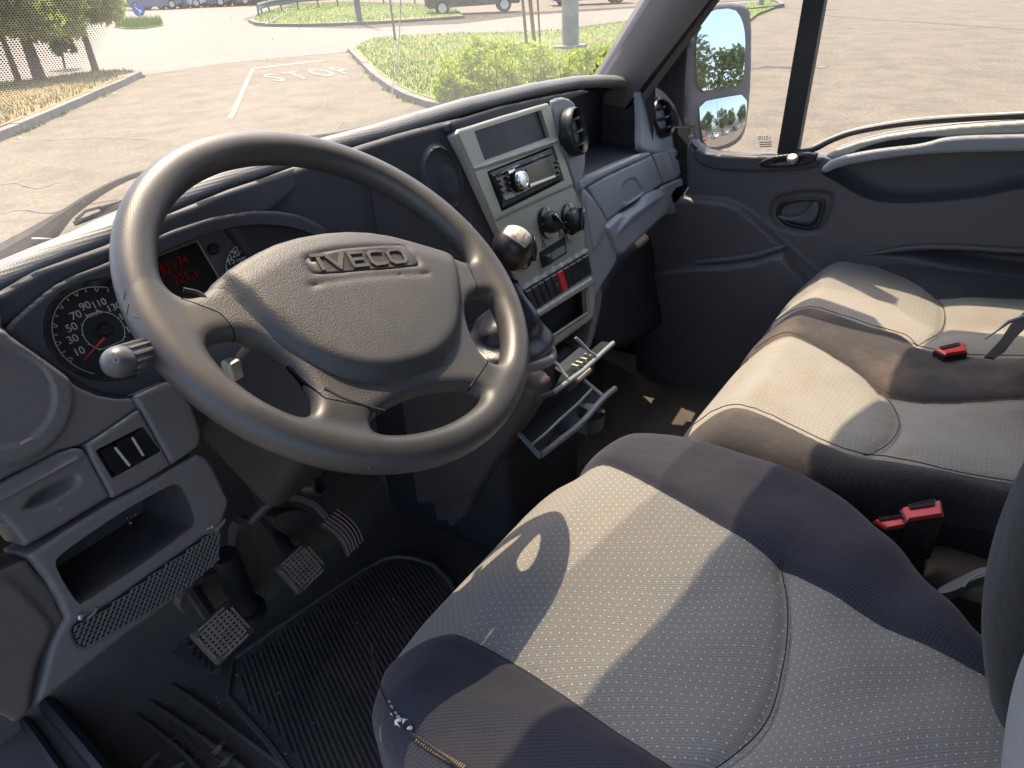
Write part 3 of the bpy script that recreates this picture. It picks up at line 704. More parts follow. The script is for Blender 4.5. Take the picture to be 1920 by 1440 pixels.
# what the wing mirror sees: trees and cars behind the van
mirleaf = leafmat('far_leaves', (.05, .10, .025), (.11, .16, .035))
mt = ['broad green tree behind the van, leftmost in the mirror', 'tall green tree behind the van in the mirror centre', 'round green tree behind van at the mirror right', 'dark green tree far behind the van', 'pale green tree far behind the van beside mirror edge', 'high green tree behind the lot seen only in mirror']
for i, (x, y, r_, h_) in enumerate(((-2, -42, 4.5, 8), (6, -46, 5, 10), (15, -44, 5, 9), (24, -50, 5, 9), (33, -46, 5, 8), (-12, -48, 5, 9))):
    z = gz(x, y); tree((x, y, z), h_*.6, .25, (x, y, z+h_*.62), (r_, r_, h_*.42), 7000, .42, mt[i], mirleaf, 90+i)
ml = ['red car behind the van seen in the mirror', 'white car behind the van seen in the mirror', 'silver car behind the van seen in the mirror', 'charcoal car behind the van seen in the mirror']
for i, (x, y) in enumerate(((3, -30), (8, -31), (13, -32), (19, -33))):
    car((x, y, gz(x, y)), radians(80), carpaints[(5, 4, 2, 0)[i]], ml[i], group='cars parked behind the van')
ribs = thing('lamp_post', 'tall pale lamp post behind the van seen in mirror', 'lamp post', (11, -36, gz(11, -36))); mb = MB(); mb.add(*tube([(11, -36, gz(11, -36)), (11, -36, 8)], .12, 8)); mb.build('post', galv_m, ribs)
# ================================================================== VAN CAB SHELL
WSN = np.array([0, 1.127, 1.0]); WSD = .50                 # windscreen plane
def ws(px, py, dz=0.0): return W(px, py, n=WSN, d=WSD+dz)
def wsy(z): return (WSD-z)/1.127
van = thing('van_cab', 'white van cab shell with dusty windscreen, grey pillar trim and rubber floor', 'van', (0.4, .3, -.75))
# windscreen with dotted shade band and chips
gw = .008
P = [(-.62, wsy(.0), .0), (1.27, wsy(.0), .0), (1.16, wsy(.62), .62), (-.50, wsy(.62), .62)]
scr = mk('windscreen', [np.array(p) for p in P], [(0, 1, 2, 3)], wind_m, van, False)
mb = MB()
a0, ux_, uy_ = ws(0, 0), None, None
nW = WSN/np.linalg.norm(WSN); ux_ = np.array([1., 0, 0]); uy_ = np.cross(nW, ux_)
po = ws(-6, -6); sp_ = .0029
for i in range(-16, 80):
    for j in range(-46, 72):
        q = po+ux_*(i+.5*(j % 2))*sp_+uy_*j*sp_*.87-nW*.002
        c_ = R.T@(q-CAM); px, py = CX+FPX*c_[0]/c_[2], CY+FPX*c_[1]/c_[2]
        if c_[2] < 0: continue
        e = max(px/225, 0)**1.5+max(py/225, 0)**1.5+.08*sin(px*.03)
        if px < -90 or py < -120 or e > 1: continue
        r_ = .00132*(1-e)**.4
        mb.add([q+r_*(ux_*cos(a)+uy_*sin(a)) for a in (0, 1.05, 2.09, 3.14, 4.19, 5.24)], [(0, 1, 2, 3, 4, 5)])
mb.build('shade_dots', mat('frit', (.16, .16, .13), .8), scr, False, None)
mb = MB(); crk = mat('glass_crack', (.75, .80, .72), .4)
Pc = cr([ws(x, y, -.003) for x, y in ((752, -60), (751, 0), (749, 60), (744, 120), (737, 160), (735, 186))], 5); mb.add(*tube(Pc, .0008, 4))
for L in ([(505, 42), (522, 33), (545, 20)], [(505, 42), (500, 30)], [(505, 42), (512, 28)], [(505, 42), (498, 46)], [(488, 40), (490, 30)], [(611, 205), (614, 190)]):
    mb.add(*tube([ws(x, y, -.003) for x, y in L], .0005, 4))
for _ in range(70):
    x, y = random.uniform(420, 1120), random.uniform(0, 150); mb.add(*tube([ws(x, y, -.003), ws(x+random.uniform(-2, 2), y+random.uniform(1, 3), -.003)], .0004, 3))
mb.build('crack', crk, scr)
# pillar on the passenger side (runs on to the roof, outside the picture)
def onpil(px, py, k=0.0):
    n = np.array([1, 0, .08]); return W(px, py, n=n, d=1.15+.08*.07+k)
def extrude_line(a, b, t0, t1): return a+(b-a)*t0, a+(b-a)*t1
A0, A1 = onpil(1132, 139), onpil(1219, 0); B0, B1 = onpil(1209, 155, -.005), onpil(1330, 0, -.005)
def band(name, a, b, c, d, mt, th=(.05, .03, 0), ext=2.3, down=-.35, bow=0.012, parent=van):
    """strip between line a-b and line c-d, carried on past the frame, slightly bowed"""
    mb = MB(); V = []; K = 14; J = 8
    for i in range(K+1):
        t = down+(ext-down)*i/K; p, q = a+(b-a)*t, c+(d-c)*t; nn = np.cross(b-a, c-a); nn /= np.linalg.norm(nn); nn = -nn if nn@(p-CAM) > 0 else nn
        for j in range(J+1): s = j/J; V.append(p+(q-p)*s+nn*bow*sin(pi*s))
    F = [(i*(J+1)+j, i*(J+1)+j+1, (i+1)*(J+1)+j+1, (i+1)*(J+1)+j) for i in range(K) for j in range(J)]
    V, F = skirt(V, F, np.array(th)); mb.add(V, F); return mb.build(name, mt, parent)
band('pillar_trim', A0, A1, B0, B1, pillar_m, th=(.10, .07, 0))
S0, S1 = onpil(1125, 142, .01), onpil(1212, 0, .01); band('screen_seal', S0, S1, A0, A1, seal_m, bow=0, th=(.01, .01, 0))
# roof, header, rear wall, far side body: they shade the cab
hy = lambda x: .025-.10*x             # header skewed to set where its shade begins on the seats
hz = lambda x: WSD-1.127*hy(x)
mb = MB(); mb.add(*prism([(-.62, hy(-.62), hz(-.62)), (1.32, hy(1.32), hz(1.32)), (1.32, hy(1.32)-.10, hz(1.32)+.113), (-.62, hy(-.62)-.10, hz(-.62)+.113)], (0, -.03, 0)))
mb.add(*prism([(-.50, hy(-.5)+.0, hz(-.5)+.02), (1.30, hy(1.3), hz(1.3)+.02), (1.30, -2.2, .76), (-.50, -2.2, .66)], (0, 0, .04))); mb.build('roof', liner, van, False, None)
mb = MB(); mb.add(*prism([(-.50, -1.3, -.8), (1.30, -1.3, -.8), (1.30, -1.35, .70), (-.50, -1.35, .70)], (0, -.04, 0))); mb.build('rear_wall', liner, van, False, None)
mb = MB(); mb.add(*prism([(1.34, -1.3, -.85), (1.34, -.62, -.85), (1.30, -.70, .62), (1.28, -1.35, .66)], (.03, 0, 0)))
mb.build('side_pillar', vanwhite, van, False, None)
mb = MB(); mb.add(*prism([(1.40, .9, -.95), (1.40, -6.0, -.75), (1.38, -6.0, .75), (1.38, -1.0, .75), (1.38, -1.0, -.2), (1.40, .55, -.14)], (.02, 0, 0))); mb.build('body_side', vanwhite, van, False, None)
bt_ = glassmat('sun_dim_glass', .10, (.62, .64, .62)); e_ = .071  # added glass sheet, out of view, half-dims the sun on the driver seat
mk('sun_dim_sheet', [np.array(p) for p in ((-.5, hy(-.5), hz(-.5)-.002), (.62, hy(.62), hz(.62)-.002), (.62, hy(.62)+e_, hz(.62)-1.127*e_-.002), (-.5, hy(-.5)+e_, hz(-.5)-1.127*e_-.002))], [(0, 1, 2, 3)], bt_, scr, False)
V_, F_ = box((.97, .40, -.34), .56, .14, .70); mk('footwell_sun_block', V_, F_, seal_m, van, False)  # added hidden box that keeps the sun out of the passenger footwell
V_, F_ = box((1.34, .34, -.50), .04, .42, .86); mk('wing_sun_block', V_, F_, seal_m, van, False)  # dark box added at the front wing to stop sun reaching the floor
# firewall / scuttle below the screen
mb = MB(); mb.add(*prism([(-.5, .60, -.8), (1.3, .60, -.8), (1.3, .52, -.03), (-.5, .52, -.03)], (0, .04, 0))); mb.build('bulkhead', dirty, van, False, None)
mb = MB(); mb.add(*prism([(-.62, .47, -.02), (1.3, .47, -.02), (1.3, .62, -.15), (-.62, .62, -.15)], (0, 0, -.02)))
mb.build('scuttle', seal_m, van, False, None)
# floor pan
FZ = -.75
V = []; F = []; nx, ny = 60, 60
for i in range(nx+1):
    for j in range(ny+1):
        x = -.42+1.75*i/nx; y = -1.3+1.95*j/ny; z = FZ+.006*sin(x*9)*sin(y*7)
        z += .34*sst((y-.40)/.22)                            # toe board
        V.append((x, y, z))
for i in range(nx):
    for j in range(ny): a = i*(ny+1)+j; F.append((a, a+ny+1, a+ny+2, a+1))
mk('floor_pan', V, F, carpet, van)
# door sill with moulded step trim at the driver's side
def zp(L, z): return [W(x, y, z=z) for x, y in L]
mb = MB(); sl_ = [W(x, y, z=-.66) for x, y in ((20, 1350), (62, 1322), (84, 1318), (170, 1440), (330, 1640), (160, 1700), (-60, 1440))]
mb.add(*prism(sl_, (0, 0, -.12))); mb.build('sill_trim', mat('sill_plastic', (.060, .054, .050), .6, bump=(900, .3, .0008)), van, False, None)
for L, r_ in (([(30, 1330), (95, 1420), (190, 1560)], .008), ([(80, 1310), (190, 1440), (280, 1560)], .012)):
    mb = MB(); mb.add(*tube(cr([W(x, y, z=-.655) for x, y in L], 5), r_, 8)); mb.build('sill_seal', seal_m, van)
# raised rubber ribs that bound the carpet, and its moulded ovals
mb = MB()
for L, z, r_ in (([(150, 1262), (240, 1330), (330, 1400), (400, 1470)], FZ+.010, .004), ([(205, 1215), (330, 1290), (460, 1385), (560, 1460)], FZ+.009, .004), ([(190, 1250), (300, 1330), (430, 1420), (520, 1500)], FZ+.008, .005)):
    mb.add(*tube(cr([W(x, y, z=z) for x, y in L], 5), r_, 18))
mb.build('carpet_rib', carpet, van)
mb = MB(); ovm = mat('moulded_oval', (.05, .046, .038), .8, dust=((.10, .082, .058), .4, 12))
for (x, y) in ((330, 1360), (300, 1385), (333, 1396), (372, 1398), (305, 1425), (338, 1428), (378, 1432), (355, 1378), (410, 1438), (348, 1462)):
    c = W(x, y, z=FZ+.012); a1 = W(x+10, y+14, z=FZ+.012)-c; a1 /= np.linalg.norm(a1); a2 = np.cross((0, 0, 1.), a1)
    mb.add(*tube([c+a1*.016*cos(t)+a2*.0075*sin(t) for t in np.linspace(0, 2*pi, 20, endpoint=False)], .0012, 5, False, True))
mb.build('moulded_ovals', ovm, van)
for i, (x, y) in enumerate(((283, 1428), (410, 1402), (330, 1440), (425, 1425))):
    c = W(x, y, z=FZ+.02); mb = MB(); a = random.uniform(0, 3); P = [c+np.array([cos(a+t)*.013*(1+.3*sin(5*t)), sin(a+t)*.005*(1+.4*cos(3*t)), .003*sin(3*t)]) for t in np.linspace(0, 6.28, 12, endpoint=False)]; mb.add([c+[0, 0, .006]]+P, [(0, k+1, (k+1) % 12+1) for k in range(12)])
    tag(mb.build('dead_leaf', mat('dead_leaf_floor', (.10, .075, .045), .8), None), ('curled brown leaf lying left of the moulded ovals on the floor', 'dry brown leaf on the floor nearest the ribbed mat', 'dead leaf between the moulded ovals at the bottom edge', 'small pale dead leaf at the ribbed mat corner')[i], 'leaf')

# ------------------------------------------------------------------ passenger door
DX = 1.25; dpl = ((1, 0, 0), DX)
door = thing('passenger_door', 'dark grey passenger door panel with deep armrest and closed window', 'door', (DX, -.2, -.45))
dout = [(1285, 262), (1300, 280), (1326, 292), (1390, 296), (1459, 294), (1545, 296), (1556, 300), (1631, 268), (1762, 250), (1920, 246), (2300, 240), (2300, 760), (1500, 860), (1200, 800), (1180, 420), (1290, 380)]
relief('door_panel', dout, dpl, hard_dark := mat('door_plastic', (.084, .086, .094), .48, col2=(.075, .077, .085), ns=4, bump=(900, .3, .0008), dust=((.12, .10, .09), .10, 9)), door,
       holes=[(rec_ := [(1535, 322), (1560, 306), (1740, 284), (1920, 278), (2250, 276), (2250, 330), (2080, 336), (1920, 350), (1830, 372), (1700, 381), (1640, 377), (1600, 360), (1565, 338)], 2)],
       feats=[([(1436, 397), (1448, 368), (1490, 356), (1540, 354), (1567, 362), (1562, 392), (1546, 432), (1520, 444), (1480, 437), (1448, 424)], -.012, .010, 2),
              ([(1190, 360), (1310, 366), (1380, 372), (1440, 418), (1505, 482), (1600, 560), (1600, 900), (1190, 900)], .018, .016, 1),
              ([(1215, 500), (1280, 492), (1400, 487), (1474, 462), (1490, 480), (1560, 560), (1500, 800), (1200, 800)], .022, .014, 1),
              ([(1600, 486), (1680, 462), (1760, 458), (1920, 470), (2250, 480), (2250, 560), (1910, 530), (1760, 500), (1680, 480)], -.05, .03, 1)],
       thick=.06, res=.0045, edge=.008)
# the armrest bowl let into the panel
P_ = chaikin([W(a, b, x=DX) for a, b in rec_], 2); c_ = np.mean(P_, 0); rings_ = []
for s_, dx_, dz_ in ((1.004, -.004, 0), (1.0, .004, 0), (.985, .022, 0), (.94, .042, .002), (.84, .052, .004), (.6, .055, .004), (.2, .056, .004)): rings_.append([c_+(p-c_)*s_+np.array([dx_, 0, dz_]) for p in P_])
k_ = len(P_); V_ = [p for r_ in rings_ for p in r_]; F_ = [(i*k_+j, i*k_+(j+1) % k_, (i+1)*k_+(j+1) % k_, (i+1)*k_+j) for i in range(len(rings_)-1) for j in range(k_)]+[tuple(range((len(rings_)-1)*k_, len(rings_)*k_))]
mk('armrest_bowl', V_, F_, mat('bowl_plastic', (.085, .092, .105), .5, bump=(900, .3, .0008)), door, True, 60)
# light grey belt trims
beltm = mat('belt_trim', (.36, .36, .33), .55, bump=(900, .3, .0008)); beltd = mat('belt_upper', (.24, .265, .285), .55, bump=(900, .3, .0008))
relief('belt_trim', [(1545, 289), (1631, 259), (1762, 240), (1920, 229), (2250, 212), (2250, 240), (1920, 252), (1774, 256), (1725, 262), (1650, 275), (1590, 290), (1556, 301)], ((1, 0, 0), DX-.026), beltm, door, feats=[([(1590, 288), (1650, 279), (1725, 270), (1774, 257), (1725, 256), (1650, 266)], -.03, .006, 1)], thick=.05, res=.003, edge=.006, sm=1)
relief('armrest_top', [(1536, 318), (1556, 301), (1590, 291), (1650, 280), (1730, 272), (1776, 257), (1920, 254), (2250, 244), (2250, 282), (1920, 284), (1740, 288), (1640, 301), (1570, 314), (1545, 328)], ((1, 0, 0), DX-.045), beltd, door, thick=.05, res=.003, edge=.008, sm=2)
relief('grab_slot', [(1590, 288), (1640, 279), (1725, 270), (1772, 257), (1725, 257), (1650, 266)], ((1, 0, 0), DX-.0275), void, door, thick=.004, res=.003, edge=0, sm=1)
relief('sail_panel', [(1300, 276), (1326, 290), (1400, 294), (1460, 293), (1540, 296), (1530, 320), (1400, 324), (1330, 318), (1298, 300)], ((1, 0, 0), DX-.008), mat('sail_trim', (.062, .063, .068), .55, bump=(900, .3, .0008)), door, thick=.04, res=.003, edge=.006, sm=1)
sw = relief('mirror_switch', [(1419, 309), (1430, 300), (1460, 291), (1533, 286), (1528, 300), (1512, 311), (1470, 314), (1432, 315)], ((1, 0, 0), DX-.022), black, door, feats=[([(1440, 307), (1465, 298), (1515, 293), (1500, 306), (1460, 310)], -.004, .004, 1)], thick=.015, res=.002, edge=.003, sm=1)
c = W(1486, 297, x=DX-.027); mb = MB(); mb.add(*lathe(c, (-.6, 0, 1), [(.012, -.006), (.012, .003), (.009, .006), (.002, .0065)], 20)); mb.build('toggle', chrome if False else silver, sw)
hb = relief('handle_bezel', [(1452, 398), (1462, 379), (1490, 372), (1535, 371), (1549, 377), (1545, 400), (1536, 424), (1518, 433), (1480, 427), (1460, 415)], ((1, 0, 0), DX+.006), black, door, feats=[([(1460, 398), (1470, 384), (1492, 378), (1530, 377), (1541, 382), (1536, 402), (1528, 419), (1514, 425), (1482, 420), (1465, 410)], -.012, .004, 1)], thick=.02, res=.0022, edge=.002, sm=2)
hl = relief('door_handle', [(1457, 404), (1475, 408), (1495, 407), (1512, 397), (1522, 381), (1535, 377), (1536, 398), (1526, 416), (1510, 420), (1480, 417), (1460, 412)], ((1, 0, 0), DX-.004), hard_dark, hb, thick=.008, res=.002, edge=.005, sm=1)
relief('pocket_lip', [(1300, 489), (1400, 480), (1470, 458), (1474, 466), (1402, 489), (1302, 497)], ((1, 0, 0), DX-.026), mat('pocket_trim', (.10, .105, .11), .5), door, thick=.008, res=.003, edge=.004, sm=1)
relief('door_pocket', [(1600, 483), (1690, 463), (1770, 458), (1920, 468), (2200, 480), (2200, 488), (1920, 478), (1770, 468), (1692, 472)], ((1, 0, 0), DX-.01), hard_dark, door, thick=.02, res=.003, edge=.004, sm=1)
# window frames
def xpoly(name, L, x, th, m, parent, sm=0, label=None):
    P = [W(a, b, x=x) for a, b in L]; P = chaikin(P, sm) if sm else P
    mb = MB(); mb.add(*prism(P, (th, 0, 0))); return mb.build(name, m, parent, False, None, label)
xpoly('window_post', [(1459, 292), (1493, 292), (1562, -90), (1524, -90)], DX+.01, .03, mat('window_post', (.014, .013, .014), .6), door)
xpoly('window_post', [(1456, 292), (1459, 292), (1524, -90), (1521, -90)], DX+.012, .02, seal_m, door)
mb = MB(); mb.add(*tube(cr([W(x, y, x=DX+.01) for x, y in ((1490, 286), (1526, 280), (1560, 263), (1612, 246), (1725, 229), (1920, 217), (2200, 205))], 6), .006, 8)); mb.build('weatherstrip', seal_m, door)
mb = MB(); mb.add(*tube(cr([W(x, y, x=DX+.03) for x, y in ((1526, 276), (1560, 259), (1612, 242), (1725, 224), (1920, 213), (2200, 200))], 6), .004, 8)); mb.build('outer_strip', beltm, door)
mb = MB(); mb.add(*tube(cr([W(x, y, x=DX+.01) for x, y in ((1300, 274), (1324, 288), (1390, 292), (1459, 291))], 6), .004, 8)); mb.build('weatherstrip', seal_m, door)
# slanting front frame of the door: pillar-side strips
D0, D1 = W(1222, 158, x=1.235), W(1342, -2, x=1.215); E0, E1 = W(1250, 110, x=1.24), W(1330, 12, x=1.22)
C0, C1 = onpil(1216, 160, .012), onpil(1334, 0, .012); band('frame_gap', B0, B1, C0, C1, seal_m, bow=0, th=(.03, .02, 0), parent=door)
C2, C3 = onpil(1228, 166, .018), onpil(1350, 0, .018); band('frame_lip', C0, C1, C2, C3, pillar_m, bow=.003, th=(.02, .02, 0), parent=door)
qp = [(1216, 160), (1228, 160), (1300, 66), (1318, 30), (1342, -10), (1362, -40), (1352, -40), (1316, 38), (1290, 70), (1284, 150), (1281, 240), (1292, 262), (1310, 282), (1298, 274), (1286, 254), (1279, 232), (1262, 192), (1238, 168)]
relief('quarter_trim', qp, ((1, 0, 0), 1.245), mat('quarter_plastic', (.048, .049, .054), .6, bump=(900, .3, .0008)), door, thick=.03, res=.004, edge=.004, sm=1)
P = [W(x, y, x=DX+.02) for x, y in ((1270, 250), (1300, 285), (1460, 291), (1525, -90), (1400, -90), (1290, 65))]; mk('quarter_glass', P, [tuple(range(len(P)))], side_m, door, False)
P = [W(x, y, x=DX+.02) for x, y in ((1492, 285), (1600, 245), (1920, 215), (2700, 195), (2700, -300), (1560, -300))]; mk('window_glass', P, [tuple(range(len(P)))], side_m, door, False)
mb = MB(); q = W(1433, 259, x=DX+.017); ww = lambda a, b: W(a, b, x=DX+.017)
uxx = ww(1445, 259)-ww(1425, 259); uxx /= np.linalg.norm(uxx); uyy = np.array([0, 0, 1.]); stm = mat('glass_print', (.25, .22, .19), .7)
mb.add(*text('00321', .0125, q, uxx, uyy, .0002)); 
for k in range(3): mb.add(*prism([ww(1424, 266+4*k), ww(1447, 265+4*k), ww(1447, 267+4*k), ww(1424, 268+4*k)], (.0004, 0, 0)))
mb.build('glass_marking', stm, door, False, None)

# ------------------------------------------------------------------ passenger wing mirror
mir = thing('wing_mirror', 'tall grey wing mirror with two glasses outside passenger window', 'mirror', (1.45, .12, -.1))
mx0 = W(1352, 140, x=1.46); rin = mx0-CAM; rin /= np.linalg.norm(rin)
rout = np.array([.36, -1, .10]); rout /= np.linalg.norm(rout); mn = rout-rin; mn /= np.linalg.norm(mn); md = mn@mx0
mpl = (mn, md); shell = mat('mirror_shell', (.10, .10, .10), .6, col2=(.12, .12, .12), ns=6, bump=(900, .4, .001), dust=((.25, .23, .2), .3, 9))
relief('housing', [(1283, 80), (1300, 40), (1325, 10), (1361, 2), (1402, 5), (1413, 24), (1412, 150), (1406, 218), (1398, 258), (1378, 276), (1350, 283), (1322, 279), (1300, 265), (1283, 245), (1279, 150)], mpl, shell, mir, feats=[], thick=.09, res=.003, edge=.02, sm=1, lift=.004)
relief('upper_glass', [(1306, 75), (1312, 40), (1331, 19), (1376, 15), (1391, 34), (1398, 68), (1396, 120), (1395, 158), (1350, 166), (1309, 172), (1305, 120)], (mn, md+.010), mirror_m, mir, thick=.004, res=.004, edge=0, sm=1)
# lower, convex glass
pl = [(1313, 192), (1360, 182), (1403, 176), (1402, 225), (1387, 258), (1350, 276), (1321, 275), (1314, 230)]
def bulge(P, uv):
    c = np.array(uv([(1357, 228)], 0)[0]); return -.35*((P-c)**2).sum(1)/.1
relief('lower_glass', pl, (mn, md+.012), mirror_m, mir, thick=.004, res=.003, edge=0, sm=1, extra=lambda P, uv: -.9*((P-np.array(uv([(1357, 228)], 0)[0]))**2).sum(1)+.004)
mb = MB()
for x, y, r_ in ((1292, 100, .012),): mb.add(*tube([W(x, y, x=1.43), W(x-20, y+8, x=1.27)], r_, 10))
mb.build('mirror_arm', shell, mir)

# ------------------------------------------------------------------ wipers outside the screen
def wiper(name, label, arm, blade, aw, wire=None):
    t = thing(name, label, 'wiper', tuple(ws(*arm[0][:2], .03)))
    mb = MB(); P = cr([ws(x, y, .03) for x, y, r_ in arm], 5); rs = np.interp(np.linspace(0, len(arm)-1, len(P)), range(len(arm)), [a[2] for a in arm]); mb.add(*tube(P, list(rs), 8)); mb.build('arm', aw, t)
    mb = MB(); P = cr([ws(x, y, .015) for x, y in blade], 5); mb.add(*tube(P, .0035, 6)); mb.build('blade', black, t); return t
armm = mat('wiper_arm', (.020, .021, .022), .6, spec=.2, dust=((.16, .14, .11), .3, 20))
wp = wiper('wiper', 'dusty black wiper arm lying outside the screen left of the steering wheel', [(-20, 500, .017), (40, 466, .017), (85, 436, .014), (130, 398, .007), (190, 358, .005), (240, 333, .004), (290, 318, .0035), (360, 300, .003)], [(139, 419), (190, 400), (240, 380), (320, 352), (420, 320)], armm)
mb = MB(); mb.add(*tube([ws(142, 412, .02), ws(160, 396, .03), ws(200, 385, .03), ws(250, 372, .03)], .002, 6)); mb.add(*tube([ws(190, 393, .022), ws(225, 383, .022)], .005, 6)); mb.build('blade_carrier', armm, wp)
wiper('wiper', 'second wiper arm just showing behind the padded dashboard edge', [(560, 262, .004), (640, 250, .004), (700, 238, .005), (760, 222, .006), (850, 200, .007)], [(640, 255), (760, 226), (900, 186), (1000, 165)], armm)
mb = MB(); mb.add(*tube(cr([ws(60, 447, .01), ws(90, 447, .012), ws(120, 446, .008), ws(145, 434, .004)], 5), .0009, 5)); tag(mb.build('cable_tie', white_m, None), 'thin white plastic tie caught by the wiper base', 'tie')
# ================================================================== STEERING WHEEL
TW, YW = .88660, .05804
u0 = np.array([cos(YW), sin(YW), 0]); v0 = np.array([-sin(YW)*sin(TW), cos(YW)*sin(TW), cos(TW)]); WN = np.cross(u0, v0)
ct, st_ = cos(radians(18)), sin(radians(18)); WS = ct*u0-st_*v0; WT = st_*u0+ct*v0
def wf(s, t, h): return np.outer(s, WS)+np.outer(t, WT)+np.outer(h, WN)
wheel = thing('steering_wheel', 'worn dark grey four spoke steering wheel turned slightly to the right', 'steering wheel', (0, 0, 0))
RC, RT = .205, .0175
hubtop = [(-.168, .004), (-.150, .010), (-.14, .021), (-.104, .040), (-.057, .057), (.008, .064), (.062, .057), (.109, .038), (.148, .020), (.168, .006)]
topopen = hubtop+[(.180, .010), (.1875, .035)]+[(.1865*cos(a), .1865*sin(a)) for a in np.radians(np.arange(18, 170, 8))]+[(-.1855, .028), (-.178, .012)]
lo = [(-.174, -.043), (-.145, -.040), (-.122, -.052), (-.106, -.085), (-.101, -.12), (-.113, -.140), (-.134, -.137), (-.157, -.112), (-.170, -.078)]
ro = [(.006-(x+.0)*1.0, y) for x, y in [(a-.0, b) for a, b in lo]]; ro = [(-x+.006, y) for x, y in lo]
bo = [(-.066, -.165), (-.052, -.153), (-.010, -.145), (.024, -.145), (.066, -.153), (.080, -.165), (.076, -.178), (.050, -.188), (.007, -.1925), (-.036, -.188), (-.062, -.178)]
st = .003
s = np.arange(-.231, .232, st); tt = np.arange(-.231, .232, st); hh = np.arange(-.036, .037, st)
S, T = np.meshgrid(s, tt, indexing='ij'); P2 = np.stack([S.ravel(), T.ravel()], 1)
rad = np.hypot(S, T); disk = .205-rad
pl_ = disk.copy()
for poly, k in ((topopen, 1), (lo, 2), (ro, 2), (bo, 2)): pl_ = np.minimum(pl_, -sdf(P2, chaikin(poly, k)).reshape(S.shape))
H3 = hh[None, None, :]
ang = np.arctan2(T, S)
tor = np.sqrt((rad[..., None]-RC)**2+(H3*1.0)**2)-RT+.0006*np.sin(ang*40)[..., None]*0
def rext(sd2, h, h0, ht, r): q1 = -sd2+r; q2 = np.abs(h-h0)-(ht-r); return np.sqrt(np.maximum(q1, 0)**2+np.maximum(q2, 0)**2)+np.minimum(np.maximum(q1, q2), 0)-r
sp = rext(pl_[..., None], H3, -.001, .013, .012)
body = smin(tor, sp, .012)
V, F = nets(body, np.array([s[0], tt[0], hh[0]]), st); V = relax(V, F, 3, .5)
# spoke covers / rim split: centre cover polygon
Q = [(-.176, .002), (-.168, .012), (-.150, .018), (-.14, .028), (-.104, .048), (-.057, .066), (.008, .073), (.062, .066), (.109, .045), (.148, .028), (.166, .012), (.158, -.03), (.150, -.044), (.126, -.052), (.110, -.085), (.105, -.12), (.110, -.131), (.060, -.160), (.024, -.148), (-.010, -.148), (-.045, -.156), (-.096, -.128), (-.101, -.11), (-.107, -.085), (-.124, -.052), (-.143, -.043), (-.150, -.02)]
phi = sdf(V[:, :2], Q)
Vr, Fr = clip(V, F, -phi-.0006); mk('rim', wf(*Vr.T), Fr, wheel_m, wheel)
Vc, Fc = clip(V, F, phi-.0006)
Vc[:, 2] += .0; mk('spoke_cover', wf(*Vc.T), Fc, cover_m, wheel)
# centre cover with the raised padded boss
s2 = np.arange(-.19, .19, st); t2 = np.arange(-.18, .09, st); h2 = np.arange(-.03, .075, st)
S, T = np.meshgrid(s2, t2, indexing='ij'); P2 = np.stack([S.ravel(), T.ravel()], 1)
cov = [(-.160, .010), (-.14, .026), (-.104, .045), (-.057, .063), (.008, .070), (.062, .063), (.109, .043), (.148, .024), (.160, .004), (.150, -.040), (.122, -.056), (.105, -.088), (.098, -.122), (.060, -.150), (.024, -.142), (-.010, -.142), (-.044, -.148), (-.088, -.122), (-.100, -.088), (-.117, -.056), (-.138, -.046), (-.152, -.018)]
boss = [(-.150, .030), (-.11, .060), (-.057, .085), (.008, .092), (.062, .085), (.115, .060), (.165, .020), (.140, -.02), (.126, -.056), (.090, -.100), (.034, -.130), (-.038, -.130), (-.092, -.100), (-.120, -.056), (-.130, -.01)]
cov = [(a, b-.008 if b > 0 else b) for a, b in cov]
sc1 = sdf(P2, chaikin(cov, 1)).reshape(S.shape); sb1 = sdf(P2, chaikin(boss, 2)).reshape(S.shape)
dome = .004*(1-(S/.16)**2)-.10*np.minimum(T+.02, 0)**2*0
base_top = .006+.005*sst(sc1/.03)+dome*.6
wingl = .006*np.exp(-((sb1+.012)/.010)**2)
top = base_top+.013*np.maximum(sst((sb1+.002)/.020), sst((T+.012)/.05))
# badge pocket & slots
top = top-.0025*sst(sdf(P2, chaikin([(x_-.004, y_-.009) for x_, y_ in [(-.046, .040), (-.050, .012), (-.046, .008), (.082, .004), (.090, .008), (.086, .036), (.080, .040)]], 1)).reshape(S.shape)/.002)
sl1 = lined(P2, cr([(-.062, -.013), (-.034, -.010), (.016, -.010), (.086, -.015)], 5)).reshape(S.shape); top = top-.0022*np.exp(-(sl1/.0022)**2)
H3 = h2[None, None, :]
q1 = (-sc1+.010)[..., None]; q2 = H3-(top[..., None]-.010)
f = np.sqrt(np.maximum(q1, 0)**2+np.maximum(q2, 0)**2)+np.minimum(np.maximum(q1, q2), 0)-.010
f = np.maximum(f, (-.012-H3))
V, F = nets(f, np.array([s2[0], t2[0], h2[0]]), st); V = relax(V, F, 2, .5)
mk('airbag_cover', wf(*V.T), F, cover_m, wheel)
def topat(s_, t_): i = int(round((s_-s2[0])/st)); j = int(round((t_-t2[0])/st)); return float(top[i, j])
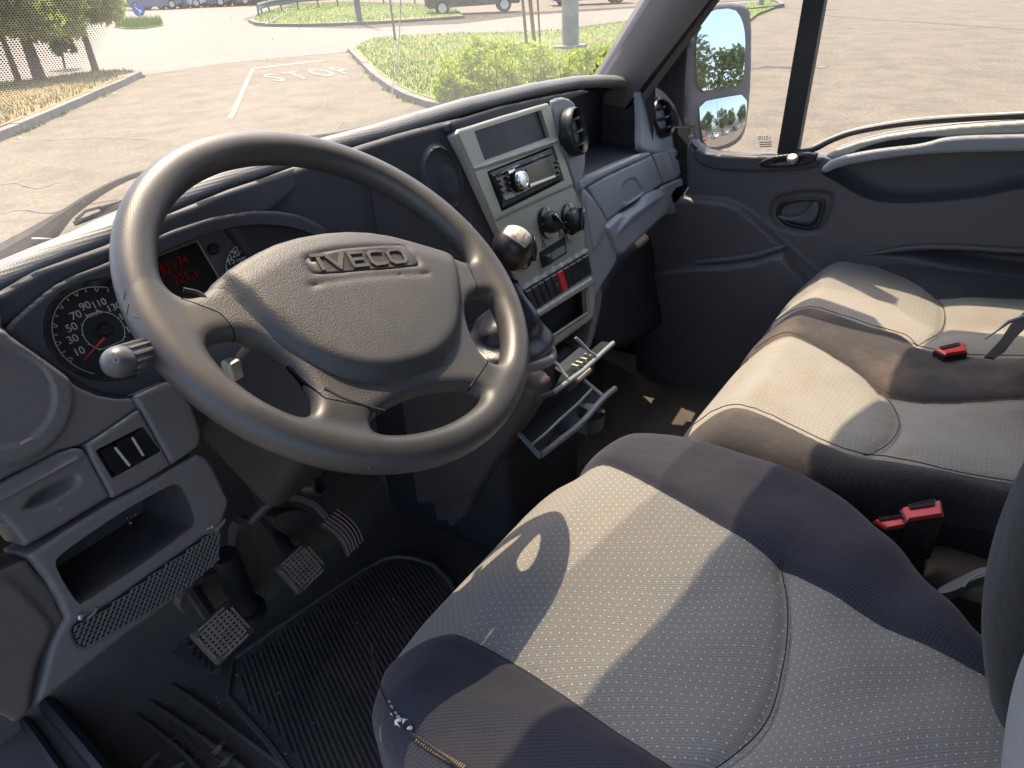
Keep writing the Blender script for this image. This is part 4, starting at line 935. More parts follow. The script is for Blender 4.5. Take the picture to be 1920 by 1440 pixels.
# badge plate and raised letters
bp = chaikin([(x_-.004, y_-.009) for x_, y_ in [(-.045, .038), (-.048, .013), (-.044, .0095), (.079, .0055), (.087, .009), (.083, .034), (.077, .038)]], 2)
def onhub(P, dh):
    out = []
    for (a, b) in P: out.append(wf([a], [b], [topat(a, b)+dh])[0])
    return out
V = []; k = len(bp); ctr = np.mean(bp, 0); rings = [1., .8, .6, .4, .2]
for r_ in rings:
    for p in bp: q = ctr+(np.array(p)-ctr)*r_; V.append(wf([q[0]], [q[1]], [.033+.0018*(1-abs(q[0]-.02)/.07)])[0])
hb_ = np.mean([topat(a, b) for a, b in ((-.034, .011), (.016, .011), (.066, .011))])+.0022
V = []
for r_ in rings:
    for p in bp: q = ctr+(np.array(p)-ctr)*r_; V.append(wf([q[0]], [q[1]], [topat(q[0], q[1])*.6+hb_*.4+.0003])[0])
F = [(i*k+j, i*k+(j+1) % k, (i+1)*k+(j+1) % k, (i+1)*k+j) for i in range(4) for j in range(k)]+[tuple(range(4*k, 5*k))]
V, F = skirt(V, F, -WN*.004); bd = mk('badge', V, F, badge_m, wheel)
def stroke_letter(strokes, ox, oy, wd, hgt, mb, th=.0036):
    for L in strokes:
        P = [(ox-.004+x*wd, oy-.009+y*hgt) for x, y in L]
        for i in range(len(P)-1):
            a, b = np.array(P[i]), np.array(P[i+1]); d = (b-a)/(np.linalg.norm(b-a)+1e-9); nn = np.array([-d[1], d[0]])*th/2; a = a-d*th*.4; b = b+d*th*.4
            hz = [topat(*p)*.6+hb_*.4 for p in (a, b)]
            pts = [wf([q[0]], [q[1]], [z+.0002])[0] for q, z in ((a-nn, hz[0]), (b-nn, hz[1]), (b+nn, hz[1]), (a+nn, hz[0]))]; mb.add(*prism(pts, WN*.0022))
lt = MB(); oy = .0135; lh = .0175
stroke_letter([[(0, 1), (1, 1)], [(.55, 1), (.55, 0)]], -.040, oy+.001, .012, lh, lt, .0044)
stroke_letter([[(0, 1), (.5, 0), (1, 1)]], -.024, oy+.0005, .020, lh, lt, .0042)
stroke_letter([[(1, 1), (0, 1), (0, 0), (1, 0)], [(0, .5), (.85, .5)]], .003, oy, .0165, lh, lt, .0038)
stroke_letter([[(1, .95), (.75, 1), (.2, 1), (0, .8), (0, .2), (.2, 0), (.75, 0), (1, .05)]], .0265, oy-.0005, .0175, lh, lt, .0038)
stroke_letter([[(.2, 1), (.8, 1), (1, .8), (1, .2), (.8, 0), (.2, 0), (0, .2), (0, .8), (.2, 1)]], .051, oy-.001, .020, lh, lt, .0038)
lt.build('badge_lettering', letter_m, bd, False, None)
# dark splits between cover and spokes
for L, h_, r_ in (([(-.170, .012), (-.157, .004), (-.150, -.018), (-.147, -.034)], .0085, .0030), ([(.170, .008), (.164, -.012), (.158, -.034)], .0105, .0012), ([(-.092, -.118), (-.080, -.132), (-.060, -.147), (-.046, -.156)], .0105, .0022), ([(.106, -.131), (.085, -.145), (.064, -.156)], .0100, .0012)):
    mb = MB(); mb.add(*tube(cr(list(wf(np.array(L)[:, 0], np.array(L)[:, 1], np.full(len(L), h_))), 4), r_, 6)); mb.build('cover_gap', void, wheel)
mb = MB()   # scuffs and scratches in the rim's skin
scm = mat('rim_scratch', (.20, .17, .14), .5)
for _ in range(34):
    a = radians(random.choice([random.uniform(120, 260), random.uniform(60, 120), random.uniform(-60, 20)])); ph = random.uniform(.2, 1.4)*random.choice([1, 1, -1]); q = []
    l = random.uniform(.01, .04); ph2 = ph+random.uniform(-.4, .4)
    for k in range(4):
        aa = a+l*k/3; p = ph+(ph2-ph)*k/3; rr = RC+(RT+.0001)*cos(p+pi*.5); q.append(wf([rr*cos(aa)], [rr*sin(aa)], [(RT+.0001)*abs(sin(p+pi*.5))])[0])
    mb.add(*tube(q, .00035, 4))
mb.build('scratches', scm, wheel)
# column shroud
st = .005
a_ = np.arange(-.10, .101, st); b_ = np.arange(-.11, .081, st); c_ = np.arange(-.34, -.015, st)
A, B, Cc = np.meshgrid(a_, b_, c_, indexing='ij')
wd_ = .062+.02*sst((-Cc-.02)/.2); hb2 = .055+.02*sst((-Cc-.03)/.15)
q1 = np.abs(A)-wd_+.022; q2 = np.abs(B+.018)-hb2+.022; q3 = np.abs(Cc+.18)-.145+.015
fs = np.sqrt(np.maximum(q1, 0)**2+np.maximum(q2, 0)**2+np.maximum(q3+.007, 0)**2)+np.minimum(np.maximum(np.maximum(q1, q2), q3), 0)-.022
V, F = nets(fs, np.array([a_[0], b_[0], c_[0]]), st); V = relax(V, F, 1)
shr = thing('steering_column', 'dark plastic steering column shroud behind the wheel', 'steering column', tuple(-WN*.18))
mk('shroud', V[:, :1]*u0+V[:, 1:2]*v0+V[:, 2:]*WN, F, mat('shroud_plastic', (.028, .027, .03), .55, bump=(900, .4, .0008)), shr)
mb = MB(); mb.add(*tube([-WN*.02, -WN*.06], .045, 32)); mb.build('shaft_collar', black, shr)
mb = MB(); mb.add(*lathe(W(600, 905, z=-.30), (.3, -1, .2), [(.018, -.02), (.018, 0), (.014, .001), (.012, -.012)], 24)); mb.build('ignition_barrel', black, shr)
mb = MB(); mb.add(*box(W(436, 692, y=.03), .014, .016, .02, bev=.003)); mb.build('ignition_key', silver, shr)
# indicator stalk on the left
sk = thing('indicator_stalk', 'grey rounded indicator stalk in front of the speedometer', 'stalk', tuple(W(300, 655, y=.02)))
e0 = W(222, 679, y=.0); e1 = W(275, 662, y=.012); dst = e1-e0; dst /= np.linalg.norm(dst); far = e0+dst*.16
stm2 = mat('stalk_plastic', (.085, .085, .087), .36, bump=(700, .2, .0005), dust=((.18, .15, .12), .2, 20))
mb = MB(); prof = [(.0001, -.013)]+[(.013*sin(a), -.013*cos(a)) for a in np.radians(np.arange(15, 91, 12))]+[(.0132, .004), (.0125, .006)]; mb.add(*lathe(e0+dst*.0, dst, prof, 32)); mb.build('stalk_tip', stm2, sk)
mb = MB(); V = []; n = 48; K = [(.0, .006), (.001, .008), (.003, .045), (.002, .05)]
for i, h_ in enumerate((.006, .01, .045, .05)):
    for j in range(n):
        a = 2*pi*j/n; r_ = .0122+.0010*(1 if j % 4 < 2 else -1); u_, v_, d_ = frame(dst); V.append(e0+dst*h_+r_*(cos(a)*u_+sin(a)*v_))
F = [(i*n+j, i*n+(j+1) % n, (i+1)*n+(j+1) % n, (i+1)*n+j) for i in range(3) for j in range(n)]; mb.add(V, F); mb.build('ribbed_collar', stm2, sk)
mb = MB(); mb.add(*tube([e0+dst*.04, e0+dst*.10, e0+dst*.24], [.013, .011, .014], 20)); mb.build('stalk_arm', stm2, sk)
mb = MB(); u_, v_, d_ = frame(dst); pc = e0-dst*.006; cdir = (CAM-pc); cdir /= np.linalg.norm(cdir); q = pc+cdir*.0128; iu = R[:, 0]; iu = iu-cdir*(iu@cdir); iu /= np.linalg.norm(iu); iv = np.cross(cdir, iu)
mb.add(*text('b', .011, q+iu*.002+iv*.004, iu, iv, .0006)); mb.build('horn_symbol', mat('print_grey', (.25, .25, .25), .6), sk)
# ================================================================== DASHBOARD
NN = -DN/np.linalg.norm(DN)                     # out of the dashboard face, towards the seats
NU = np.cross((0, 0, 1.), NN); NU /= np.linalg.norm(NU); NV = np.cross(NN, NU)
def D(off): return (DN, off+SHIFT[0])
SHIFT[0] = 0.0
dash = thing('dashboard', 'dark plastic dashboard with padded hood and silver centre panel', 'dashboard', (.4, .15, -.1))
topm, t_, b_, o_ = newmat('padded_hood')
tc = nd(t_, 'ShaderNodeTexCoord'); vo = nd(t_, 'ShaderNodeTexVoronoi'); vo.inputs['Scale'].default_value = 330; vo.inputs['Randomness'].default_value = .12; t_.links.new(tc.outputs['Object'], vo.inputs['Vector'])
bs = nd(t_, 'ShaderNodeBump'); bs.inputs['Strength'].default_value = .4; bs.inputs['Distance'].default_value = .0009; t_.links.new(ramp(t_, vo.outputs['Distance'], .0, .6), bs.inputs['Height']); bs.invert = True; t_.links.new(bs.outputs[0], b_.inputs['Normal'])
dn = mth(t_, 'MULTIPLY', ramp(t_, noise(t_, tc.outputs['Object'], 9, 7, .65), .35, .8), .35)
t_.links.new(mixc(t_, dn, (.15, .155, .16), (.26, .25, .23)), b_.inputs['Base Color']); b_.inputs['Roughness'].default_value = .50; b_.inputs['Specular IOR Level'].default_value = .5
ht = [(-120, 560), (-60, 528), (0, 502), (100, 460), (206, 418), (326, 360), (431, 318), (487, 301), (560, 279), (630, 256), (720, 233), (885, 184), (1012, 155), (1090, 142), (1132, 140), (1165, 141), (1188, 148), (1204, 160)]
hoff = lambda x: .20-.085*float(sst((x-480)/420))
E3 = np.array([W(x, y, off=hoff(x)) for x, y in ht]); 
xs_ = np.linspace(E3[0, 0], E3[-1, 0], 110); ye = np.interp(xs_, E3[:, 0], E3[:, 1]); ze = np.interp(xs_, E3[:, 0], E3[:, 2])
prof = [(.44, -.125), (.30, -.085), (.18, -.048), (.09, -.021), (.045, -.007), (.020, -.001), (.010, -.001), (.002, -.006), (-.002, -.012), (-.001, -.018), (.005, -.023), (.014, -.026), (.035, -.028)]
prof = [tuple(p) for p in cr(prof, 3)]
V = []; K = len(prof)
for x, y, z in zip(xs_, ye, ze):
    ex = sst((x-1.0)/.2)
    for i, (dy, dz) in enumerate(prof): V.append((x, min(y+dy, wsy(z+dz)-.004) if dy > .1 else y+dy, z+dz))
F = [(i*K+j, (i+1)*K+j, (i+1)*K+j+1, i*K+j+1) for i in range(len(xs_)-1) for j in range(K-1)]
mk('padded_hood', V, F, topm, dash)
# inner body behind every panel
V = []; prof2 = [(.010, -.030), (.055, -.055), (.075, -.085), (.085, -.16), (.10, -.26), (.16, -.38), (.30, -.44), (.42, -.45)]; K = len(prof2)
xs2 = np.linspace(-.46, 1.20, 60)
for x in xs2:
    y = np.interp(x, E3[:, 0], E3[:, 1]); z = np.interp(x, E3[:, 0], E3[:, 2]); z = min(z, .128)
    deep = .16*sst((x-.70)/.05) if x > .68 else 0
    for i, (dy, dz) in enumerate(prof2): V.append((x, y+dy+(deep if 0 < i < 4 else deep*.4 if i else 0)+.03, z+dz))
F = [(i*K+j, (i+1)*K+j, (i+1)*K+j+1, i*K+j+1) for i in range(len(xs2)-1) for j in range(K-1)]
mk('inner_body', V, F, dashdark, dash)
# ---- left fascia with round cover
SHIFT[0] = .11
rc = W(-6, 746, off=.048)
def circ_px(c, r, off, n=24):
    """a circle of radius r metres lying on the dash face, as pixels"""
    out = []
    for a in np.linspace(0, 2*pi, n, endpoint=False):
        q = c+NU*r*cos(a)+NV*r*sin(a); v = R.T@(q-CAM); out.append((CX+FPX*v[0]/v[2], CY+FPX*v[1]/v[2]))
    return out
relief('side_fascia', [(-170, 640), (-60, 590), (0, 558), (6, 618), (14, 630), (75, 673), (150, 726), (187, 741), (225, 747), (248, 744), (261, 764), (210, 801), (160, 832), (144, 837), (112, 845), (0, 903), (-170, 985)], D(.05), hard, dash,
       feats=[(circ_px(rc, .0635, .05), .007, .007, 1), (circ_px(rc, .0442, .05), -.003, .0016, 1)], thick=.05, res=.0022, edge=.004, sm=0)
relief('column_trim', [(250, 743), (317, 715), (345, 735), (362, 765), (378, 812), (374, 836), (324, 873), (263, 765)], D(.046), hard, dash, thick=.04, res=.003, edge=.004, sm=0)
relief('drawer', [(-170, 990), (0, 909), (110, 850), (140, 840), (155, 842), (168, 856), (208, 932), (49, 1026), (30, 1000), (0, 966), (-170, 1060)], D(.046), hard, dash,
       feats=[([(34, 958), (62, 918), (146, 882), (156, 897), (143, 920), (96, 950), (55, 962)], -.016, .012, 2), ([(-60, 960), (0, 930), (90, 880), (150, 846), (162, 862), (60, 912), (0, 945), (-60, 980)], .004, .006, 1)], thick=.04, res=.0022, edge=.004, sm=0)
mb = MB(); q = W(113, 955, off=.0445); iu = R[:, 0]*.93-R[:, 1]*.36; iu -= NN*(iu@NN); iu /= np.linalg.norm(iu); iv = np.cross(NN, iu); mb.add(*text('8', .007, q, iu, iv, .0003)); mb.build('drawer_symbol', mat('faint_print', (.22, .22, .22), .6), dash, False, None)
relief('switch_panel', [(163, 834), (210, 803), (261, 768), (322, 873), (270, 904), (211, 935), (170, 857)], D(.046), hard, dash, thick=.04, res=.0024, edge=.003, sm=0, holes=[([(178, 845), (268, 799), (302, 846), (210, 898)], 0)])
relief('blank_plate', [(176, 843), (270, 797), (304, 847), (209, 901)], D(.054), black, dash, thick=.01, res=.003, edge=0, sm=0)
for k in range(3):
    f0, f1 = k/3+.02, (k+1)/3-.02
    tl, tr, bl, br = [np.array(p, float) for p in ((180, 846), (268, 801), (212, 896), (299, 846))]
    P = [tl+(tr-tl)*f0, tl+(tr-tl)*f1, bl+(br-bl)*f1, bl+(br-bl)*f0]; mb = MB(); mb.add(*prism([W(*p, off=.053) for p in P], NN*.006)); bk = mb.build('blank_switch', gloss, dash, False, None)
    if k < 2:
        sa, sb_ = ((216, 839), (243, 873)) if k == 0 else ((248, 820), (269, 854)); mb = MB(); mb.add(*tube([W(*sa, off=.046), W(*sb_, off=.046)], .0014, 6)); mb.build('clip', silver, bk)
tray = [(53, 1043), (130, 990), (212, 941), (290, 898), (372, 852), (385, 857), (396, 868), (415, 905), (430, 938), (429, 950), (418, 978), (413, 1052), (326, 1126), (225, 1200), (150, 1262), (66, 1326), (88, 1240), (100, 1200), (124, 1160), (112, 1130), (90, 1090)]
op = [(99, 1058), (112, 1040), (160, 1006), (230, 958), (320, 908), (336, 907), (348, 922), (368, 968), (367, 986), (352, 998), (240, 1078), (155, 1134), (144, 1132)]
relief('tray_panel', tray, D(.046), hard, dash, feats=[([(131, 1170), (187, 1140), (300, 1060), (412, 981), (411, 1050), (326, 1125), (169, 1215), (150, 1219), (133, 1198)], -.003, .003, 1)], thick=.05, res=.0024, edge=.005, sm=0, holes=[(op, 2)])
# tray pocket: walls going in
op3 = chaikin([W(*p, off=.046) for p in op], 2); back = [p-NN*.085+np.array([0, 0, .012]) for p in op3]; back = [np.mean(back, 0)+(b-np.mean(back, 0))*.88 for b in back]; k = len(op3)
mid = [a*.85+b*.15-NN*.0 for a, b in zip(op3, back)]
V = [p-NN*.003 for p in op3]+mid+back; F = [(i, (i+1) % k, k+(i+1) % k, k+i) for i in range(k)]+[(k+i, k+(i+1) % k, 2*k+(i+1) % k, 2*k+i) for i in range(k)]+[tuple(range(2*k, 3*k))]
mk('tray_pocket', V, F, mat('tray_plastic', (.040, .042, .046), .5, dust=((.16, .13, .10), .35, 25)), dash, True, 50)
mb = MB(); fl = [W(a, b, off=.046)*.5+(W(a, b, off=.046)-NN*.08)*.5 for a, b in ((285, 975), (292, 972), (278, 985), (297, 970))]
for c in fl[:3]:
    for _ in range(4): q = c+rng.normal(size=3)*.002; mb.add([q, q+rng.normal(size=3)*.0012, q+rng.normal(size=3)*.0012], [(0, 1, 2)])
tag(mb.build('leaf_crumbs', leafdeb, None, False, None), 'orange crumbs of dead leaf in the open tray left of the wheel', 'crumbs')
# grille: raised slanted bars over a dark plate
gpoly = [(131, 1172), (187, 1142), (300, 1062), (411, 984), (410, 1049), (326, 1123), (169, 1212), (150, 1217), (135, 1198)]
go = W(270, 1100, off=.048); mb = MB(); g2 = np.array([[(W(*p, off=.048)-go)@NU, (W(*p, off=.048)-go)@NV] for p in gpoly])
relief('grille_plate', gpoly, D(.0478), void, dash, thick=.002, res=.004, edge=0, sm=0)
dl = W(326, 1123, off=.048)-W(169, 1212, off=.048); dl /= np.linalg.norm(dl); dm = np.cross(NN, dl)
for i in range(-34, 35):
    for j in range(-16, 17):
        q = go+dl*(i*.0056+(j % 2)*.0028)+dm*j*.0034; uvq = np.array([[(q-go)@NU, (q-go)@NV]])
        if sdf(uvq, g2)[0] < .002: continue
        ux1 = dl*.45+dm*.9; ux1 /= np.linalg.norm(ux1); uy1 = np.cross(NN, ux1)
        mb.add(*box(q+NN*.0035, .0044, .0014, .002, (ux1, uy1, NN)))
gb_ = mb.build('grille_bars', hard, dash, False, None)
mb = MB()
for j in range(-16, 17):
    seg = []
    for i in range(-60, 61):
        q = go+dl*i*.003+dm*(j*.0034+.0017); uvq = np.array([[(q-go)@NU, (q-go)@NV]])
        if sdf(uvq, g2)[0] > .001: seg.append(q)
    if len(seg) > 2: mb.add(*tube([seg[0]+NN*.003, seg[-1]+NN*.003], .0006, 4))
mb.build('grille_ribs', hard, dash, False, None)
for x, y in ((152, 1156), (392, 990)):
    mb = MB(); q = W(x, y, off=.045); mb.add(*lathe(q, NN, [(.0035, 0), (.0035, .002), (.002, .0026)], 12)); mb.build('screw', chrome, dash)
    mb = MB(); mb.add(*tube([W(x+10, y+6, off=.0445), W(x+24, y-6, off=.0445), W(x+30, y-16, off=.0445)], .0016, 6)); mb.build('screw_boss', hard, dash)
relief('kick_panel', [(-200, 1000), (0, 1072), (49, 1049), (75, 1080), (100, 1115), (123, 1160), (99, 1202), (76, 1245), (66, 1290), (60, 1329), (20, 1350), (0, 1338), (-200, 1300)], D(.052), mat('kick_plastic', (.10, .085, .078), .55, col2=(.085, .074, .07), ns=5, bump=(900, .35, .0008)), dash,
       feats=[([(-200, 1075), (0, 1076), (30, 1090), (52, 1112), (98, 1162), (100, 1182), (72, 1238), (61, 1290), (57, 1335), (0, 1400), (-200, 1400)], .008, .006, 2)], thick=.05, res=.003, edge=.003, sm=0)
# ---- instrument cluster
CLN = np.array([.02, 1, -.42]); CLD = .215
clp = (CLN, CLD); cn = -CLN/np.linalg.norm(CLN); cu = np.cross((0, 0, 1.), cn); cu /= np.linalg.norm(cu); cv = np.cross(cn, cu)
def cw(x, y, h=0): return W(x, y, n=CLN, d=CLD)+cn*h
relief('cluster_plate', [(4, 640), (60, 545), (124, 500), (210, 470), (300, 420), (400, 395), (480, 390), (560, 400), (660, 470), (640, 640), (420, 760), (247, 800), (140, 770)], (CLN, CLD), mat('cluster_grey', (.10, .108, .108), .5, bump=(900, .3, .0006)), dash, thick=.01, res=.005, edge=0, sm=1)
# dark surround between the dials and the panel edge
sur = [(8, 617), (75, 556), (124, 522), (210, 490), (300, 440), (400, 405), (500, 392), (580, 405), (680, 470), (660, 650), (430, 740), (315, 722), (247, 746), (225, 748), (187, 742), (150, 727), (75, 674), (14, 631)]
hol = [(78, 612), (86, 575), (122, 538), (172, 522), (240, 515), (300, 470), (420, 425), (520, 418), (600, 440), (640, 500), (600, 640), (430, 700), (300, 705), (220, 715), (176, 718), (120, 692), (86, 652)]
relief('cluster_surround', sur, D(.062), dashdark, dash, thick=.045, res=.003, edge=.003, sm=1, holes=[(hol, 2)])
mb = MB(); mb.add(*tube(cr([W(x, y, off=.053) for x, y in ((-40, 590), (2, 612), (14, 630), (75, 672), (150, 725), (187, 740), (225, 746), (248, 743), (317, 713), (380, 682))], 4), .0016, 6)); mb.build('surround_edge', black, dash)
def dial(name, px, r, labels, unit, upx, tick0, label, needle=None):
    c = cw(*px, h=.002); t = MB(); t.add(*lathe(c, cn, [(r, -.001), (r, .0005)], 56)); dd = t.build(name, dialface, dash, label=label)
    t = MB(); 
    t.add(*tube([c+cn*.001+r*(cu*cos(a)+cv*sin(a)) for a in np.radians(np.linspace(-62, 232, 60))], .00055, 5))
    for s_, (lx, ly) in labels:
        q = cw(lx, ly, .0028); t.add(*text(s_, .0112 if len(s_) < 3 else .0103, q, cu, cv, .0002, bold=.00006)); d_ = q-c; d_ -= cn*(d_@cn); d_ /= np.linalg.norm(d_); sd_ = np.cross(cn, d_)
        for e in (-1, 1): t.add(*tube([c+cn*.001+d_*r*.90+sd_*.0006*e, c+cn*.001+d_*r*.995+sd_*.0022*e], .00045, 4))
        t.add(*tube([c+cn*.001+d_*r*.90-sd_*.0006, c+cn*.001+d_*r*.90+sd_*.0006], .00045, 4))
    for i in range(len(labels)-1):
        qa, qb = cw(*labels[i][1]), cw(*labels[i+1][1]); d_ = (qa+qb)/2-c; d_ -= cn*(d_@cn); d_ /= np.linalg.norm(d_); t.add(*tube([c+cn*.001+d_*r*.91, c+cn*.001+d_*r*.97], .0007, 4))
    t.add(*text(unit[0], .0082, cw(*unit[1], .0028), cu, cv, .0002))
    t.add(*tube([c+cn*.001+r*.43*(cu*cos(a)+cv*sin(a)) for a in np.radians(np.linspace(-55, 235, 50))], .0004, 5))
    t.add(*tube([c+cn*.001+r*.43*(cu*cos(a)+cv*sin(a)) for a in np.radians((-55, 235))], .0004, 5))
    for a in np.radians(np.arange(-40, 231, 30)): e = cu*cos(a)+cv*sin(a); t.add(*tube([c+cn*.001+e*r*.43, c+cn*.001+e*r*.47], .0004, 4))
    t.build('dial_print', dialmark, dd, False, None)
    if needle:
        a, b = cw(*needle[0], .004), cw(*needle[1], .004); n_ = (b-a)/np.linalg.norm(b-a); sd_ = np.cross(cn, n_); t = MB(); t.add(*prism([a-sd_*.0013, b-sd_*.0004, b+sd_*.0004, a+sd_*.0013], cn*.0008)); t.build('needle', needle_m, dd, False, None)
    t = MB(); t.add(*lathe(c, cn, [(r*.15, .002), (r*.15, .006), (r*.12, .008)], 28)); t.build('needle_hub', black, dd)
    return dd
t = MB(); t.add(*lathe(cw(186, 622, -.001), cn, [(.0595, -.001), (.0595, .001)], 56)); t.build('dial_surround', mat('dial_crescent', (.24, .245, .225), .5), dash)
dial('speedometer', (193, 621), .0475, [('10', (147, 660)), ('30', (135, 637)), ('50', (133, 615)), ('70', (141, 592)), ('90', (158, 575)), ('110', (184, 570)), ('130', (212, 577)), ('150', (234, 592)), ('170', (247, 616)), ('190', (250, 645))], ('km/h', (174, 589)), None, None, 'round black speedometer with a red needle', ((193, 634), (154, 677)))
dial('rev_counter', (478, 512), .0385, [('10', (430, 522)), ('15', (431, 491)), ('20', (440, 477)), ('25', (453, 467)), ('30', (472, 467)), ('35', (489, 475)), ('40', (503, 488))], ('rpm x100', (462, 482)), None, None, 'smaller round rev counter half hidden by the hub')
t = MB(); t.add(*lathe(cw(397, 469, .002), cn, [(.0065, -.001), (.0065, .006), (.005, .008)], 24)); t.build('trip_button', black, dash)
t = MB(); t.add(*lathe(cw(211, 536, .002), cn, [(.0065, -.001), (.0065, .006), (.005, .008)], 24)); t.build('trip_button', black, dash)
disp = relief('message_display', [(270, 492), (368, 454), (408, 520), (390, 560), (300, 580), (262, 560)], (CLN, CLD-.003), gloss, dash, thick=.004, res=.004, edge=0, sm=0)
t = MB(); t.add(*tube([cw(366, 453, .005), cw(408, 524, .005)], .0009, 5)); t.add(*tube([cw(270, 491, .005), cw(366, 453, .005)], .0005, 5)); t.build('display_edge', silver, disp)
t = MB()
for s_, q_, sz in (('161.174', (318, 498), .0130), ('km', (343, 505), .0065), ('trip', (309, 513), .0075), ('225.1', (345, 521), .0150)): t.add(*text(s_, sz, cw(*q_, .0050), cu, cv, .0001))
t.build('display_digits', led, disp, False, None)
# ---- dark face between cluster and console
SHIFT[0] = .10
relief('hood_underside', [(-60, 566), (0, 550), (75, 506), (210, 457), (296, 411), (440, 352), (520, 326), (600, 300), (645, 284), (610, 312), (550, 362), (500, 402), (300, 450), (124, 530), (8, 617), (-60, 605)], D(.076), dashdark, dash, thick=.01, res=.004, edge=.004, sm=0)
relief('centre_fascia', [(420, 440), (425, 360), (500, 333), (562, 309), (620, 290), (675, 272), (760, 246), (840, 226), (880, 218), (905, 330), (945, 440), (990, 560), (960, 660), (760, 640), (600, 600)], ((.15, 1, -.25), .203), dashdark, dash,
       feats=[(circ_px(W(830, 336, off=.08), .058, .08), .007, .008, 1), (circ_px(W(830, 336, off=.08), .049, .08), -.004, .002, 1), (circ_px(W(838, 343, off=.08), .030, .08), .003, .010, 1)], thick=.02, res=.003, edge=.01, sm=1)
mb = MB(); mb.add(*tube(cr([W(x, y, off=.0835) for x, y in ((692, 335), (697, 380), (703, 420), (712, 460))], 4) if False else cr([W(x, y, n=(.15, 1, -.25), d=.200) for x, y in ((692, 335), (697, 380), (703, 420), (712, 460))], 4), .0012, 5)); mb.build('fascia_gap', void, dash)
# ---- silver centre panel
SHIFT[0] = .045
slot = [(889, 246), (1015, 206), (1031, 257), (909, 301)]; rop = [(913, 322), (1038, 272), (1058, 338), (941, 397)]
srow = [(978, 546), (1100, 475), (1107, 514), (996, 586)]; pock = [(996, 604), (1103, 536), (1106, 588), (1020, 645)]
cen = relief('centre_panel', [(861, 242), (945, 216), (1028, 192), (1034, 200), (1046, 253), (1076, 345), (1091, 386), (1097, 430), (1104, 478), (1109, 505), (1116, 530), (1117, 560), (1114, 592), (1108, 601), (1066, 632), (1026, 661), (1008, 640), (978, 545), (929, 425), (880, 305), (856, 251)], D(.05), silver, dash,
       feats=[([(929, 412), (1002, 378), (1078, 345), (1101, 464), (1098, 470), (975, 541)], -.002, .002, 0), ([(885, 312), (1046, 257), (1050, 268), (888, 323)], .003, .004, 1), ([(975, 540), (1101, 466), (1103, 473), (978, 547)], .004, .002, 0), ([(990, 593), (1109, 519), (1113, 532), (995, 604)], .004, .003, 0)],
       thick=.016, res=.0022, edge=.005, sm=0, holes=[(slot, 0), (rop, 0), (srow, 0), (pock, 0)])
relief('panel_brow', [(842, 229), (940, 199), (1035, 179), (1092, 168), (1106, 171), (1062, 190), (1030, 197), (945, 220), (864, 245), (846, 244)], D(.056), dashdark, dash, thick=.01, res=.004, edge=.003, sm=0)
relief('blank_slot', [(880, 240), (1022, 198), (1040, 262), (900, 310)], D(.058), mat('slot_plastic', (.022, .020, .026), .5), dash, thick=.01, res=.005, edge=0, sm=0)
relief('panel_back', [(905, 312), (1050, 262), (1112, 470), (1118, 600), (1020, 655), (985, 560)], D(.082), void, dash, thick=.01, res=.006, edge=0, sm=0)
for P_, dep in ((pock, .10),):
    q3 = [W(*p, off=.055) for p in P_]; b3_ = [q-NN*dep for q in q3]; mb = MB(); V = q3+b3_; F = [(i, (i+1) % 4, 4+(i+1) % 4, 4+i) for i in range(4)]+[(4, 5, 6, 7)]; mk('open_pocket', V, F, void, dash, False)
mb = MB(); mb.add(*tube([W(1022, 639, off=.049), W(1102, 586, off=.049), W(1100, 545, off=.052)], .0022, 6)); mb.build('pocket_edge', silver, dash)
# rotary controls
NC = NN
def knob(px, r, rot, label, red=False):
    c = W(*px, off=.048); t = MB(); t.add(*lathe(c, NC, [(r, -.004), (r, .002), (r*.93, .003)], 40)); kb = t.build('rotary_control', gloss, dash, label=label)
    t = MB(); V, F = lathe(c, NC, [(r*.70, .002), (r*.68, .014), (r*.62, .019), (r*.3, .021), (.0005, .0215)], 36); t.add(V, F); t.build('knob', black, kb)
    t = MB(); e = NU*cos(rot)+NV*sin(rot); e2 = np.cross(NC, e); t.add(*box(c+NC*.021, r*1.32, .0075, .012, (e, e2, NC), .002)); t.build('grip', gloss, kb)
    t = MB(); t.add(*box(c+NC*.0275+e*r*.48, .006, .0016, .001, (e, e2, NC))); t.build('pointer', white_m, kb)
    t = MB()
    for a in np.arange(-120, 121, 40): e = NV*cos(radians(a))+NU*sin(radians(a)); t.add(*box(c+NC*.0036+e*r*.84, .0035, .0010, .0006, (e, np.cross(NC, e), NC)))
    t.build('scale_print', dialmark if not red else redsw, kb, False, None)
    return kb, c
kb, c = knob((978, 468), .034, 1.2, 'left heater dial with red arc, mostly behind gear knob', True)
t = MB(); V = []; 
for i in range(16):
    a = radians(-60+i*8); e = NU*cos(a)+NV*sin(a); V += [c+NC*.0035+e*.025, c+NC*.0035+e*.0325]
t.add(V, [(2*i, 2*i+1, 2*i+3, 2*i+2) for i in range(15)]); t.build('red_arc', redsw, kb, False, None)
knob((1027, 418), .0285, 2.2, 'middle heater dial of the silver panel'); knob((1071, 414), .0335, 1.0, 'right heater dial at the silver panel edge')
for L in ([(1020, 436), (1023, 443), (1030, 447), (1038, 444), (1043, 436), (1041, 430), (1031, 437)], [(1062, 438), (1065, 448), (1073, 453), (1080, 450), (1087, 441), (1084, 434), (1072, 442)]):
    mb = MB(); mb.add(*prism([W(x, y, off=.0435) for x, y in L], NC*.001)); mb.build('index_plate', silver, dash, False, None)
for x, y in ((1019, 457), (1050, 439)):
    q = W(x, y, off=.0515); mb = MB(); mb.add(*tube([q+NV*.007-NU*.0, q-NV*.006-NU*.006, q-NV*.006+NU*.006], .0008, 4, False, True)); mb.build('air_symbol', dashdark, dash)
